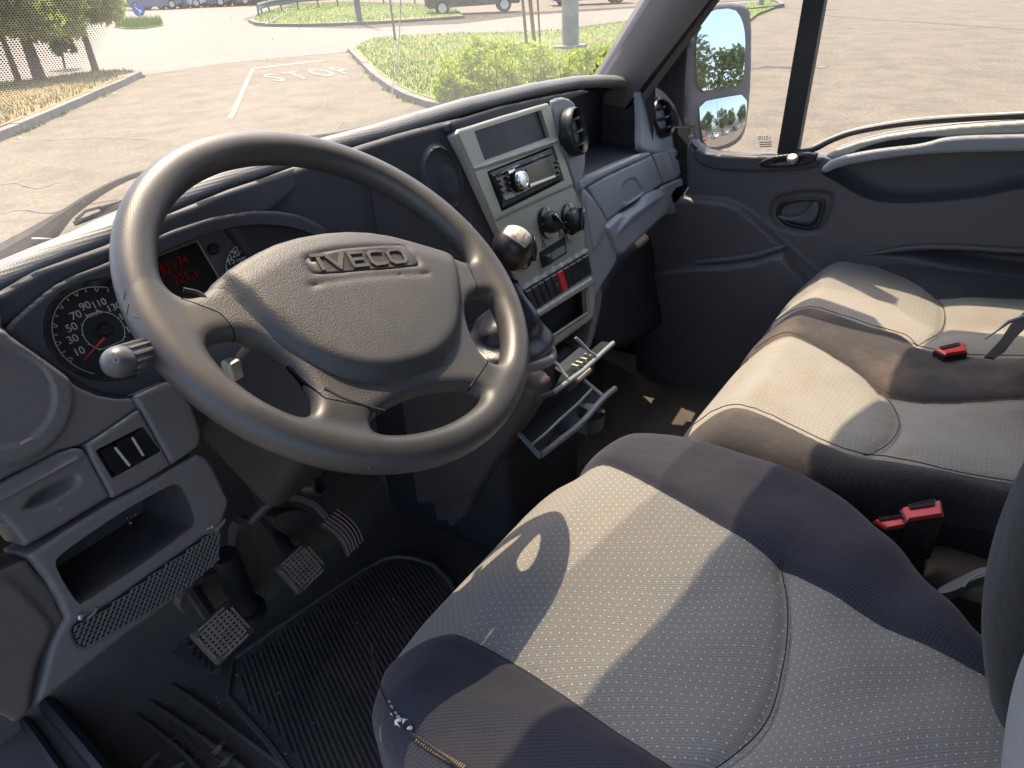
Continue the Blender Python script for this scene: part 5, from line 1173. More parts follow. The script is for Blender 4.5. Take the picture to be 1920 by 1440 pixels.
relief('slider_recess', [(1013, 473), (1059, 444), (1063, 475), (1018, 503)], D(.0500), void, dash, thick=.004, res=.002, edge=0, sm=0)
relief('slider_scale', [(1033, 474), (1058, 459), (1061, 472), (1036, 488)], D(.0495), palegrey, dash, thick=.002, res=.003, edge=0, sm=0)
c = W(1024, 487, off=.044); mb = MB(); mb.add(*box(c, .016, .020, .018, (NU, NV, NC), .004)); mb.build('slider_knob', black, dash)
# rocker switches
tl, tr, bl, br = [np.array(p, float) for p in ((979, 547), (1099, 476.5), (996, 585), (1106, 513.5))]
for k in range(10):
    f0, f1 = k/10+.006, (k+1)/10-.006; P = [tl+(tr-tl)*f0, tl+(tr-tl)*f1, bl+(br-bl)*f1, bl+(br-bl)*f0]
    q = [W(*p, off=.053) for p in P]; cc = sum(q)/4; m_ = redsw if k == 5 else black
    V = [cc+(p-cc)*s_+NC*h_ for s_, h_ in ((1, 0), (1, .004), (.86, .0062)) for p in q]; V += [cc+NC*.0045]
    F = [(a*4+i, a*4+(i+1) % 4, a*4+4+(i+1) % 4, a*4+4+i) for a in range(2) for i in range(4)]+[(8+i, 8+(i+1) % 4, 12) for i in range(4)]
    bt = mk('rocker_switch', V, F, m_, dash, False, label='red hazard rocker switch' if k == 5 else None)
    if k in (3, 4, 6, 7):
        mb = MB(); mb.add(*text('=#-*'[(3, 4, 6, 7).index(k)], .007, cc+NC*.0068, NU, NV, .0002)); mb.build('switch_symbol', mat('switch_print', (.3, .3, .3), .6), bt, False, None)
# ---- the radio: its own thing
rad_ = thing('car_radio', 'black car radio with round silver volume knob set in the silver panel', 'radio', tuple(W(985, 335, off=.045)))
relief('radio_body', [(917, 324), (1036, 277), (1054, 336), (943, 391)], D(.050), black, rad_, thick=.03, res=.003, edge=.002, sm=0)
fc = relief('faceplate', [(925, 327), (1034, 283), (1052, 331), (948, 381)], D(.044), mat('radio_face', (.030, .032, .036), .3, coat=.3), rad_, feats=[([(931, 331), (955, 321), (965, 365), (945, 373)], -.001, .001, 0), ([(925, 327), (1034, 283), (1036, 288), (927, 332)], .0015, .001, 0)], thick=.008, res=.0022, edge=.002, sm=0)
t = MB(); t.add(*box(W(980, 306, off=.0415), .182, .003, .003, (NU, NV, NC))); t.build('top_edge', chrome, fc) if False else None
c = W(972, 339, off=.041); mb = MB(); mb.add(*lathe(c, NC, [(.0150, -.002), (.0150, .010), (.0138, .0125), (.011, .0128), (.0105, .0118), (.0003, .0124)], 48)); mb.build('volume_knob', chrome, rad_)
mb = MB(); mb.add(*lathe(c, NC, [(.0185, -.001), (.0185, .002), (.0170, .003)], 40)); mb.build('knob_surround', gloss, rad_)
relief('radio_display', [(986, 316), (1031, 299), (1041, 327), (993, 343)], D(.0425), mat('lcd_green', (.035, .05, .035), .12), rad_, thick=.002, res=.003, edge=.0, sm=0)
t = MB(); t.add(*prism([W(*p, off=.0415) for p in ((993, 345), (1040, 328), (1041, 332), (994, 350))], NC*.001)); t.add(*prism([W(*p, off=.0415) for p in ((952, 321), (964, 316), (966, 321), (954, 326))], NC*.001)); t.build('silver_strip', chrome, rad_, False, None)
for (x, y) in ((937, 339), (940, 349), (943, 360), (952, 333), (955, 344), (958, 356), (1044, 304), (1046, 313), (1048, 323)):
    mb = MB(); mb.add(*box(W(x, y, off=.0415), .007, .005, .003, (NU, NV, NC), .001)); mb.build('radio_button', gloss, rad_)
# ---- vent side bezel and vents
relief('vent_bezel', [(1030, 190), (1052, 180), (1074, 186), (1084, 205), (1096, 255), (1100, 300), (1094, 335), (1086, 352), (1089, 384), (1078, 345), (1048, 253)], D(.050), hard_l, dash, thick=.06, res=.003, edge=.006, sm=1)
def vent(px, r, off, label, tilt=(0, 0), nf=3):
    c = W(*px, off=off); ax = NN+NU*tilt[0]+NV*tilt[1]; ax /= np.linalg.norm(ax); eu = np.cross((0, 0, 1.), ax); eu /= np.linalg.norm(eu); ev = np.cross(ax, eu)
    t = MB(); t.add(*lathe(c, ax, [(r*.96, -.03), (r, .0), (r*.99, .008), (r*.92, .012), (r*.84, .008), (r*.80, -.004), (r*.78, -.04)], 48, cap=False)); vt = t.build('air_vent', black, dash, label=label)
    t = MB(); t.add(*lathe(c, ax, [(r*.82, -.035), (r*.82, -.034)], 32)); t.build('vent_back', void, vt)
    for i in range(nf):
        h_ = (i-(nf-1)/2)*r*.52; L = math.sqrt(max((r*.8)**2-h_**2, 1e-6)); t = MB(); pts = []
        for s_ in np.linspace(-1, 1, 12): pts.append(c+eu*L*s_+ev*h_+ax*(.016*(1-s_*s_)-.002))
        V = []; 
        for p in pts: V += [p+ev*.0016, p-ev*.0016, p-ev*.0016-ax*.026-ev*.006, p+ev*.0016-ax*.026-ev*.006]
        F = [(4*k+j, 4*k+(j+1) % 4, 4*k+4+(j+1) % 4, 4*k+4+j) for k in range(11) for j in range(4)]; t.add(V, F); t.build('fin', mat('fin_plastic_%d' % i, (.05, .055, .065), .4) if i == 0 else bpy.data.materials['fin_plastic_0'], vt)
    return vt
vent((1078, 247), .0455, .040, 'round air vent beside the silver panel', (.12, 0))
vent((1241, 222), .047, .045, 'round air vent at the passenger end', (-.2, .12))
# ---- shelf recess right of the console
lipL, lipR = W(1090, 338, off=.055), W(1224, 282, off=.055)
bl_, br_ = lipL+np.array([0.03, .15, .03]), lipR+np.array([-.04, .12, .02]); tl_, tr_ = bl_*[1, 1, 0]+[0, 0, .095], br_*[1, 1, 0]+[0, 0, .055]
shm = mat('shelf_plastic', (.020, .023, .033), .65)
mk('parcel_shelf', [lipL, lipR, br_, bl_, tl_, tr_, lipR*[1, 1, 0]+[0, 0, .05]], [(0, 1, 2, 3), (3, 2, 5, 4), (1, 6, 5, 2)], shm, dash, False)
relief('end_panel', [(1199, 152), (1212, 159), (1228, 172), (1258, 196), (1275, 232), (1283, 258), (1296, 268), (1302, 276), (1262, 290), (1224, 290), (1205, 283), (1200, 275), (1201, 240), (1200, 200), (1198, 172)], D(.05), hard_l, dash, thick=.008, res=.004, edge=.008, sm=1)
relief('shelf_lip', [(1087, 336), (1130, 318), (1170, 300), (1216, 282), (1223, 292), (1180, 309), (1140, 328), (1100, 350), (1091, 360), (1086, 352)], D(.046), hard_l, dash, thick=.05, res=.003, edge=.004, sm=1)
relief('upper_glovebox', [(1102, 350), (1140, 329), (1180, 310), (1222, 291), (1233, 318), (1243, 344), (1200, 372), (1166, 392), (1141, 414), (1120, 382)], D(.048), hard_l, dash, feats=[([(1163, 352), (1176, 336), (1191, 332), (1200, 345), (1208, 361), (1190, 374), (1171, 386)], -.003, .002, 1)], thick=.03, res=.003, edge=.004, sm=0)
relief('ashtray_panel', [(1224, 290), (1262, 277), (1300, 273), (1311, 318), (1270, 334), (1245, 344), (1235, 318)], D(.048), hard_l, dash, feats=[([(1253, 283), (1290, 275), (1306, 311), (1268, 331)], .004, .003, 0), ([(1262, 292), (1286, 284), (1288, 290), (1268, 303)], -.010, .004, 1)], thick=.03, res=.003, edge=.004, sm=0)
relief('glove_side', [(1089, 350), (1101, 352), (1119, 384), (1139, 416), (1133, 428), (1150, 455), (1160, 484), (1150, 505), (1128, 540), (1118, 560), (1113, 530), (1106, 500), (1101, 465), (1092, 388)], D(.047), hard_l, dash, feats=[([(1098, 352), (1139, 418), (1134, 430), (1110, 480), (1104, 440), (1094, 388)], .004, .004, 1)], thick=.05, res=.003, edge=.008, sm=1)
relief('lower_glovebox', [(1135, 427), (1150, 411), (1167, 397), (1175, 399), (1205, 378), (1209, 366), (1237, 352), (1254, 358), (1260, 396), (1232, 420), (1200, 452), (1162, 486), (1152, 455)], D(.040), hard_l, dash, feats=[([(1168, 400), (1208, 372), (1240, 356), (1250, 370), (1200, 410), (1165, 440), (1150, 450)], .006, .02, 1)], thick=.06, res=.003, edge=.012, sm=1)
relief('side_pocket', [(1238, 352), (1260, 341), (1300, 324), (1312, 330), (1318, 350), (1313, 375), (1290, 390), (1264, 404), (1256, 392), (1250, 368)], D(.042), hard_l, dash, thick=.05, res=.003, edge=.006, sm=1, holes=[([(1256, 357), (1301, 338), (1306, 366), (1264, 389)], 1)])
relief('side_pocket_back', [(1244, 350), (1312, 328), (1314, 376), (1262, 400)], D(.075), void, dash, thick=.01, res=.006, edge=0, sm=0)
# sweep of the dash end down to the door and the knee area
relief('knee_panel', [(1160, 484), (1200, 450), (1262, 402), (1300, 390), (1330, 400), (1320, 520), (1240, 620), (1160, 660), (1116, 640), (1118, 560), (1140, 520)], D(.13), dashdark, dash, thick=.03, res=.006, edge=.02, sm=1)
relief('console_flank', [(1118, 532), (1132, 540), (1126, 590), (1114, 640), (1100, 668), (1105, 640), (1112, 600), (1117, 565)], D(.052), hard, dash, thick=.06, res=.004, edge=.006, sm=1)
# ---- tunnel side and lower console
SHIFT[0] = .0
relief('tunnel_side', [(560, 880), (620, 820), (700, 760), (860, 700), (940, 700), (975, 712), (1000, 735), (998, 752), (962, 812), (905, 900), (850, 1000), (795, 1024), (700, 1014), (640, 962), (590, 915)], ((1, -.12, 0), .33), tunnel_m, dash,
       feats=[([(560, 905), (640, 928), (760, 948), (880, 930), (960, 880), (960, 1100), (500, 1100)], -.006, .005, 2), ([(560, 960), (700, 985), (800, 985), (870, 960), (960, 1100), (500, 1100)], -.004, .006, 2)], thick=.04, res=.005, edge=.012, sm=1)
for L in ([(604, 896), (612, 893), (630, 899), (631, 906), (612, 906)], [(606, 908), (628, 909), (630, 915), (612, 914)]):
    mb = MB(); mb.add(*prism([W(x, y, n=(1, -.12, 0), d=.324) for x, y in L], (-.001, 0, 0))); mb.build('cable_slot', void, dash, False, None)
V, F = box((.51, .26, -.57), .28, .36, .40, bev=.03); mk('console_base', V, F, mat('console_base', (.020, .020, .024), .6), dash)
# ashtray flap hanging open
al = thing('ashtray_flap', 'open ashtray flap with pale edge hanging under the centre pocket', 'ashtray', tuple(W(1092, 690, y=-.04)))
A_, B_ = W(1036, 737, y=-.06), W(1150, 643, y=-.06); A2, B2 = W(1056, 712, y=-.02), W(1118, 655, y=-.02)
mb = MB(); mb.add(*prism([A_, B_, W(1128, 640, y=-.03), W(1052, 703, y=-.03)], (0, .002, -.004))); mb.build('flap', mat('flap_plastic', (.018, .024, .026), .3), al, False, None)
mb = MB(); mb.add(*tube([A_, W(1092, 696, y=-.061), B_], .0042, 10)); mb.build('flap_edge', palegrey, al)
mb = MB(); mb.add(*tube([W(1008, 746, y=-.058), A_], .0045, 8)); mb.build('flap_end', dashdark, al)
for L in ([(1079, 633), (1092, 645), (1104, 658), (1117, 667)], [(1033, 675), (1046, 684), (1055, 698), (1064, 708)]):
    mb = MB(); mb.add(*tube(cr([W(x, y, y=-.03-.01*i) for i, (x, y) in enumerate(L)], 4), .0028, 8)); mb.build('arm', palegrey, al)
mb = MB()
for (x, y) in ((1078, 690), (1086, 684), (1094, 677), (1102, 670)): mb.add(*box(W(x, y, y=-.05), .004, .012, .012))
mb.build('spring_catch', silver, al); mb = MB(); mb.add(*tube([W(1082, 714, y=-.066), W(1106, 693, y=-.066)], .004, 6)); mb.build('catch', mat('catch', (.22, .2, .17), .5), al)
mb = MB(); mb.add(*prism([W(1040, 690, y=-.01), W(1088, 650, y=-.01), W(1114, 668, y=-.04), W(1064, 708, y=-.04)], (0, 0, -.03))); mb.build('ash_bin', black, al)
# cup holder drawer
ch = thing('cup_holder', 'open pull out cup holder frame below the ashtray flap', 'cup holder', tuple(W(1060, 780, z=-.42)))
def zt(L, z, r, name, m, k=4): mb = MB(); mb.add(*tube(cr([W(x, y, z=z) for x, y in L], k), r, 8)); return mb.build(name, m, ch)
zt([(964, 802), (985, 826), (1012, 856)], -.42, .0045, 'side_rail', palegrey); zt([(1088, 706), (1108, 724), (1132, 744)], -.42, .004, 'side_rail', palegrey)
zt([(1015, 853), (1050, 826), (1090, 793), (1130, 748), (1153, 728)], -.42, .0058, 'front_bar', mat('bar_grey', (.16, .18, .20), .4))
zt([(996, 835), (1012, 822), (1026, 810), (1052, 785), (1078, 762), (1095, 745), (1110, 729)], -.42, .0028, 'cross_bar', palegrey)
cupm = mat('cup_ring_plastic', (.09, .10, .11), .4)
mb = MB(); c1 = W(1100, 772, z=-.43); 
V = []; 
for h_, r0 in ((0, .035), (-.03, .032)):
    for a in np.linspace(radians(-150), radians(60), 16): V.append(c1+np.array([r0*cos(a), r0*sin(a), h_]))
mb.add(V, [(i, i+1, 17+i-0, 16+i) for i in range(15)]); mb.add(*prism([c1+np.array([.034*cos(a), .034*sin(a), -.002]) for a in np.linspace(radians(-60), radians(60), 8)]+[c1+np.array([.01, 0, -.002])], (0, 0, -.002)))
mb.build('cup_ring', cupm, ch); mb = MB(); c1 = W(1066, 800, z=-.43); V = []
for h_, r0 in ((0, .036), (-.03, .033)):
    for a in np.linspace(radians(-60), radians(140), 16): V.append(c1+np.array([r0*cos(a), r0*sin(a), h_]))
mb.add(V, [(i, i+1, 17+i, 16+i) for i in range(15)]); mb.build('cup_ring', cupm, ch)
mb = MB(); mb.add(*prism([W(x, y, z=-.46) for x, y in ((970, 812), (1014, 858), (1128, 748), (1088, 712))], (0, 0, -.004))); mb.build('cup_tray', void, ch, False, None)
# ---- gear lever
gk = W(962, 463, y=.01); gl_ = thing('gear_lever', 'gear lever with black ball knob and pale shift pattern insert', 'gear lever', tuple(gk+np.array([.06, .07, -.2])))
base_c = W(940, 648, off=.05)
gd = gk-base_c; gd /= np.linalg.norm(gd)
mb = MB(); mb.add(*lathe(gk, gd, [(.010, -.033), (.015, -.028)]+[(.0305*cos(a), .0310*sin(a)) for a in np.radians(np.arange(-55, 90, 9))]+[(.0005, .0310)], 40)); mb.build('gear_knob', mat('knob_leather', (.020, .017, .018), .33, bump=(120, .12, .001), dust=((.12, .1, .08), .15, 12)), gl_)
# insert: a patch of the sphere facing up and back
ic = (-SUND.x*0+.15, -.35, .93); ic = R[:, 0]*.26-R[:, 1]*.50-R[:, 2]*.82; ic /= np.linalg.norm(ic); eu = np.cross(ic, (0, 1., .3)); eu /= np.linalg.norm(eu); ev = np.cross(ic, eu)
eu = R[:, 0]*.86+R[:, 1]*.5; eu -= ic*(eu@ic); eu /= np.linalg.norm(eu); ev = np.cross(ic, eu)
V = []; N_ = 12
def sphp(a, b, r_): d_ = ic+eu*a+ev*b; d_ /= np.linalg.norm(d_); return gk+d_*r_
for i in range(N_+1):
    for j in range(N_+1):
        a, b = -.80+1.6*i/N_, -.52+1.04*j/N_; b *= 1-.25*(a/.8)**2*(1 if a < 0 else .1); V.append(sphp(a, b, .0318))
F = [(i*(N_+1)+j, (i+1)*(N_+1)+j, (i+1)*(N_+1)+j+1, i*(N_+1)+j+1) for i in range(N_) for j in range(N_)]; V, F = skirt(V, F, -ic*.003)
kn = mk('shift_insert', V, F, mat('insert_silver', (.48, .44, .38), .45, metal=.2, dust=((.3, .22, .15), .3, 90)), gl_)
mb = MB()
for L in ([(-.35, -.2), (-.35, .2)], [(0, -.2), (0, .2)], [(.3, -.2), (.3, .2)], [(-.35, 0), (.3, 0)]): mb.add(*tube([sphp(a, b, .0319) for a, b in L], .0005, 4))
mb.add(*text('5R', .009, sphp(.52, .12, .0322), eu, ev, .0002)); mb.add(*text('135', .006, sphp(-.1, -.34, .0322), eu, ev, .0002)); mb.build('shift_pattern', black, kn, False, None)
# boot with folds
V = []; n = 56; m__ = 22; end = gk-gd*.05
u_, v_, d_ = frame(gd)
for i in range(m__+1):
    t = i/m__; c = base_c+(end-base_c)*t+np.array([0, -.012*sin(pi*t), -.006*sin(pi*t)]); r0 = .066*(1-t)**1.15+.014
    for j in range(n):
        a = 2*pi*j/n; fold = 1+.13*sin(pi*t)*(sin(3*a+4*t)+.6*sin(5*a-7*t+1))*.8+.07*sin(14*t+2*sin(a)); V.append(c+r0*fold*(cos(a)*u_+sin(a)*v_))
F = [(i*n+j, i*n+(j+1) % n, (i+1)*n+(j+1) % n, (i+1)*n+j) for i in range(m__) for j in range(n)]; mk('boot', V, F, leather, gl_)
mb = MB(); mb.add(*tube([base_c+.078*(cos(a)*u_+sin(a)*v_)-d_*.004 for a in np.linspace(0, 2*pi, 48, endpoint=False)], .009, 10, False, True)); mb.build('boot_ring', hard, gl_)
# ---- pedals
def pedal(name, label, px, y, wd, hg, armpx, ribs='grid', tilt=.75):
    c = W(*px, y=y); nrm = np.array([-.15, -tilt, .66]); nrm /= np.linalg.norm(nrm); eu = np.array([1, .12, 0.]); eu -= nrm*(eu@nrm); eu /= np.linalg.norm(eu); ev = np.cross(nrm, eu)
    t = thing(name, label, 'pedal', tuple(c)); mb = MB(); mb.add(*box(c-nrm*.008, wd, hg, .012, (eu, ev, nrm), .012)); mb.build('pedal_base', steel, t)
    mb = MB(); nx, ny = 8, 9
    for i in range(nx+1):
        x = (i/nx-.5)*wd*.84; L = hg*.42*(1-.25*abs(i/nx-.5)*2); mb.add(*box(c+eu*x+nrm*.0005, .0032, L*2, .006, (eu, ev, nrm)))
    for j in range(ny+1):
        y_ = (j/ny-.5)*hg*.84; L = wd*.42*(1-.25*abs(j/ny-.5)*2); mb.add(*box(c+ev*y_+nrm*.0003, L*2, .0032, .006, (eu, ev, nrm)))
    mb.build('rubber_grid', pedalm, t, False, None)
    mb = MB(); mb.add(*tube([c-nrm*.012+ev*.01, W(*armpx, y=y+.16), W(armpx[0]-60, armpx[1]-120, y=y+.2)], .011, 8)); mb.build('pedal_arm', steel, t)
pedal('clutch_pedal', 'left foot pedal with worn brown rubber grid next to the mat', (419, 1186), .215, .068, .062, (350, 1090))
pedal('brake_pedal', 'middle foot pedal with worn brown rubber grid', (567, 1064), .235, .066, .062, (515, 985))
t = thing('accelerator_pedal', 'ribbed accelerator pedal against the tunnel side', 'pedal', tuple(W(640, 1000, y=.2)))
Lc = [(618, 968), (640, 983), (658, 1003), (668, 1028)]; ctr_ = cr([W(x, y, y=.25-.015*i) for i, (x, y) in enumerate(Lc)], 4)
side_ = np.array([.86, -.1, .25]); side_ /= np.linalg.norm(side_); nrm = np.array([-.1, -.7, .7]); V = []
for p in ctr_:
    for s_ in (-.019, .019): V.append(p+side_*s_)
F = [(2*i, 2*i+1, 2*i+3, 2*i+2) for i in range(len(ctr_)-1)]; V, F = skirt(V, F, -nrm*.012); mk('pedal_base', V, F, steel, t)
mb = MB()
for s_ in np.linspace(-.016, .016, 6): mb.add(*tube([p+side_*s_+nrm*.001 for p in ctr_], .0016, 5))
mb.build('rubber_ribs', mat('accelerator_rubber', (.16, .10, .085), .6), t)
mb = MB(); mb.add(*tube(cr([ctr_[0]+nrm*-.01, W(590, 945, y=.28), W(545, 930, y=.30), W(505, 945, y=.32), W(470, 980, y=.34)], 4), .008, 8)); mb.build('pedal_arm', steel, t)
mb = MB(); mb.add(*tube([W(420, 1040, y=.30), W(463, 1140, y=.30)], .020, 14)); mb.add(*tube([W(463, 1140, y=.30), W(466, 1150, y=.30)], .030, 14)); jt = thing('steering_joint', 'black steering shaft boot between the clutch and brake pedals', 'steering shaft', tuple(W(463, 1140, y=.3))); mb.build('shaft_boot', black, jt)
# bulkhead details behind the pedals
dt = mat('bare_bulkhead', (.085, .073, .055), .8, col2=(.05, .045, .036), ns=12, bump=(60, .6, .005))
mb = MB()
for L, y in (([(500, 975), (560, 950), (625, 985), (640, 1010), (600, 1040), (545, 1010)], .33), ([(430, 1000), (480, 960), (540, 1050), (520, 1130), (470, 1120)], .34), ([(330, 1120), (420, 1060), (440, 1110), (390, 1150), (350, 1160)], .34)):
    P = chaikin([W(x, z, y=y) for x, z in L], 2); mb.add(*prism(P, (0, .02, 0)))
mb.build('bulkhead_plate', dt, van, False, None)
# ribbed rubber mat
mat_t = thing('floor_mat', 'black ribbed rubber floor mat under the driver seat front', 'mat', tuple(W(600, 1250, z=FZ+.02)))
mz = FZ+.025; mp = [(300, 1165), (330, 1160), (395, 1268), (560, 1150), (705, 1052), (760, 1040), (830, 1062), (900, 1120), (900, 1500), (640, 1560), (540, 1440), (420, 1300), (330, 1240), (290, 1200)]
mo = [(393, 1270), (560, 1150), (705, 1052), (760, 1042), (830, 1066), (880, 1160), (860, 1560), (600, 1560), (545, 1440)]
P = chaikin([W(x, y, z=mz) for x, y in mo], 1); mb = MB(); mb.add(*prism(P, (0, 0, -.012))); mb.build('mat_sheet', matm, mat_t, False, None)
rd = W(1340/2, 1440, z=mz)-W(560, 1190, z=mz); rd[2] = 0; rd /= np.linalg.norm(rd); rp = np.cross((0, 0, 1.), rd); mb = MB(); p2 = np.array(P)[:, :2]; oc = W(620, 1230, z=mz)
for k in range(-60, 61):
    seg = [oc+rp*k*.0085+rd*s_ for s_ in np.arange(-.5, .6, .01)]; sd_ = sdf(np.array(seg)[:, :2], p2); ins = [p for p, d_ in zip(seg, sd_) if d_ > .014]
    if len(ins) > 3: mb.add(*box((ins[0]+ins[-1])/2+[0, 0, .0015], .0036, np.linalg.norm(ins[-1]-ins[0]), .005, (rp, rd, np.array([0, 0, 1.]))))
mb.build('mat_ribs', matm, mat_t, False, None)
mb = MB(); mb.add(*tube([p+[0, 0, .002] for p in P], .005, 6, False, True)); mb.build('mat_border', matm, mat_t)
mb = MB()
for _ in range(520):
    q = np.array([rng.uniform(-.35, .30), rng.uniform(.0, .45)]); z_ = mz+.003 if sdf([q], p2)[0] > 0 else FZ+.009; r_ = rng.uniform(.0006, .0019)*(1 if rng.random() < .93 else 1.8); mb.add([np.array([q[0], q[1], z_])+r_*rng.normal(size=3)*[1, 1, .4] for _ in range(3)], [(0, 1, 2)])
tag(mb.build('grit', mat('grit', (.30, .25, .19), .9), None, False, None), 'pale grit scattered over the rubber floor and mat', 'grit', kind='stuff')
mb = MB(); hp_ = chaikin([W(x, y, z=mz+.02) for x, y in ((296, 1175), (330, 1163), (362, 1190), (385, 1225), (425, 1250), (380, 1262), (310, 1218))], 2); mb.add(*prism(hp_, (0, 0, -.012))); mb.build('heel_pad', matm, mat_t, False, None)
mb = MB()
for i in range(7): a, b = W(310+i*14, 1178+i*12, z=mz+.023), W(335+i*10, 1180+i*10, z=mz+.023); c_ = W(322+i*12, 1200+i*10, z=mz+.023); mb.add(*tube([a, b, c_], .0022, 5))
mb.build('heel_pad_ribs', matm, mat_t)
# ================================================================== SEATS
def plan(L, z): return [W(x, y, z=z)[:2] for x, y in L]
def cushion(outl, seams, bolsters, z0, thickn, rr, st, puff=.006, extra=None, cross=None):
    """solid cushion: rounded plan outline, puffed panels, sewn seams"""
    o = np.array(chaikin(outl, 2)); lo, hi = o.min(0)-.02, o.max(0)+.02
    xs = np.arange(lo[0], hi[0], st); ys = np.arange(lo[1], hi[1], st); zs = np.arange(z0-thickn-.02, z0+.065, st)
    X, Y = np.meshgrid(xs, ys, indexing='ij'); P = np.stack([X.ravel(), Y.ravel()], 1); sd = sdf(P, o).reshape(X.shape)
    H = np.full(X.shape, z0)
    for poly, h, wd in bolsters: H = H+h*sst((sdf(P, chaikin(poly, 2)).reshape(X.shape)+wd*.5)/wd)
    for line in seams: d = lined(P, line).reshape(X.shape); H = H-.0055*np.exp(-(d/.0075)**2)-puff*np.exp(-(d/.03)**2)
    if extra is not None: H = H+extra(X, Y)
    Z = zs[None, None, :]
    q1 = (rr-sd)[..., None]; q2 = Z-(H[..., None]-rr); f = np.sqrt(np.maximum(q1, 0)**2+np.maximum(q2, 0)**2)+np.minimum(np.maximum(q1, q2), 0)-rr
    f = np.maximum(f, (z0-thickn)-Z)
    V, F = nets(f, np.array([xs[0], ys[0], zs[0]]), st); return relax(V, F, 2), F
def split(V, F, fields):
    """first field wins; returns list of (V, F) incl. the rest"""
    out = []; v, f = V, F
    for fn in fields:
        ph = fn(v); out.append(clip(v, f, ph)); v, f = clip(v, f, -ph); v = np.asarray(v)
    out.append((v, f)); return out
ZD = -.315
seat = thing('driver_seat', 'driver seat with dotted grey centre and blue-black bolsters, foam showing at front corner', 'seat', (.05, -.4, -.5))
od = plan([(1072, 850), (1095, 826), (1140, 812), (1200, 806), (1300, 815), (1450, 862), (1560, 905), (1650, 972), (1760, 1085), (1885, 1235)], ZD-.005)
# left and front outline given where the cushion's side really stands
fl = plan([(1020, 880), (880, 1020), (760, 1140), (712, 1200), (690, 1270), (688, 1330), (715, 1400), (760, 1480)], ZD-.03)
od = fl[::-1]+od
od = od+[np.array([.20, -.80]), np.array([-.20, -.82]), np.array([-.285, -.60]), np.array([-.285, -.38])]
rs_ = plan([(1000, 812), (1078, 848), (1130, 864), (1200, 895), (1330, 965), (1470, 1045), (1600, 1120), (1700, 1180), (1880, 1272), (1960, 1310)], ZD)
ls_ = plan([(690, 1150), (748, 1172), (790, 1166), (830, 1171), (930, 1216), (1050, 1286), (1200, 1388), (1290, 1440), (1420, 1540)], ZD)
xs_m = plan([(1467, 1043), (1480, 1100), (1481, 1160), (1474, 1220), (1450, 1310), (1400, 1380), (1335, 1428), (1290, 1440)], ZD)
front_ls = plan([(690, 1262), (716, 1290), (745, 1350), (778, 1376), (860, 1410)], ZD)
Rbol = rs_+[np.array([.6, -.9]), np.array([.7, 0.2]), np.array([.3, .1])]
Lbol = ls_+[np.array([-.3, -1.0]), np.array([-.7, -.8]), np.array([-.6, 0.1]), np.array([-.25, .0])]
def wr(X, Y):
    e = -.16*np.maximum(Y+.19, 0)**1.0*sst((Y+.22)/.06)*.9-.035*sst((Y+.20)/.09)      # waterfall front
    e = e+.0022*np.sin(X*38+Y*11+2*np.sin(Y*17))*sst((-Y-.30)/.15)+.003*np.sin(Y*52+X*21+1.5*np.sin(X*23))*np.exp(-(((Y+.60)/.09)**2))
    e = e+.0035*np.sin(X*60+Y*25)*np.exp(-((X+.16)/.05)**2)+.004*np.sin((X*.6+Y)*46)*np.exp(-(((X-.12)/.10)**2+((Y+.58)/.07)**2))
    e = e-.018*np.exp(-(((X-.03)/.13)**2+((Y+.45)/.16)**2)); return e
V, F = cushion(od, [cr(rs_, 3), cr(ls_, 3), cr(xs_m, 3)], [(Rbol, .012, .05), (Lbol, .010, .05)], ZD, .20, .045, .0042, extra=wr)
rsx = cr(rs_, 4); 
pr = chaikin(Rbol, 0); 
fR = lambda v: sdf(np.asarray(v)[:, :2], cr(rs_, 4)+[np.array([.6, -.9]), np.array([.7, 0.2]), np.array([.3, .1])])
fL = lambda v: sdf(np.asarray(v)[:, :2], cr(ls_, 4)+[np.array([-.3, -1.0]), np.array([-.7, -.8]), np.array([-.6, 0.1]), np.array([-.25, .0])])
fS = lambda v: (ZD-.082)-np.asarray(v)[:, 2]+.0*np.asarray(v)[:, 0]
parts = split(V, F, [fS, fR, fL])
sidem = fabric('seat_side_fabric', (.016, .016, .02), (.036, .036, .042), (.09, .075, .06), weave=.004, stainamt=.1)
for (v, f), nm, m_ in zip(parts, ('side_skirt', 'bolster', 'bolster', 'centre_panel'), (sidem, bolst, bolst, panelf)):
    o = mk(nm, v, f, m_, seat)
def surf(V, p):
    V = np.asarray(V); d = np.hypot(V[:, 0]-p[0], V[:, 1]-p[1]); k = d < .012; return float(V[k, 2].max()) if k.any() else ZD
seamm = mat('dark_seam', (.012, .012, .014), .9)  # even dark colour for the thin seam lines
mb = MB()
for L in (xs_m,):
    P = [np.array([p[0], p[1], surf(V, p)+.0002]) for p in cr(L, 5)]; P = [p for i, p in enumerate(P)]; mb.add(*tube(P, .0007, 5))
mb.build('seam', seamm, seat)
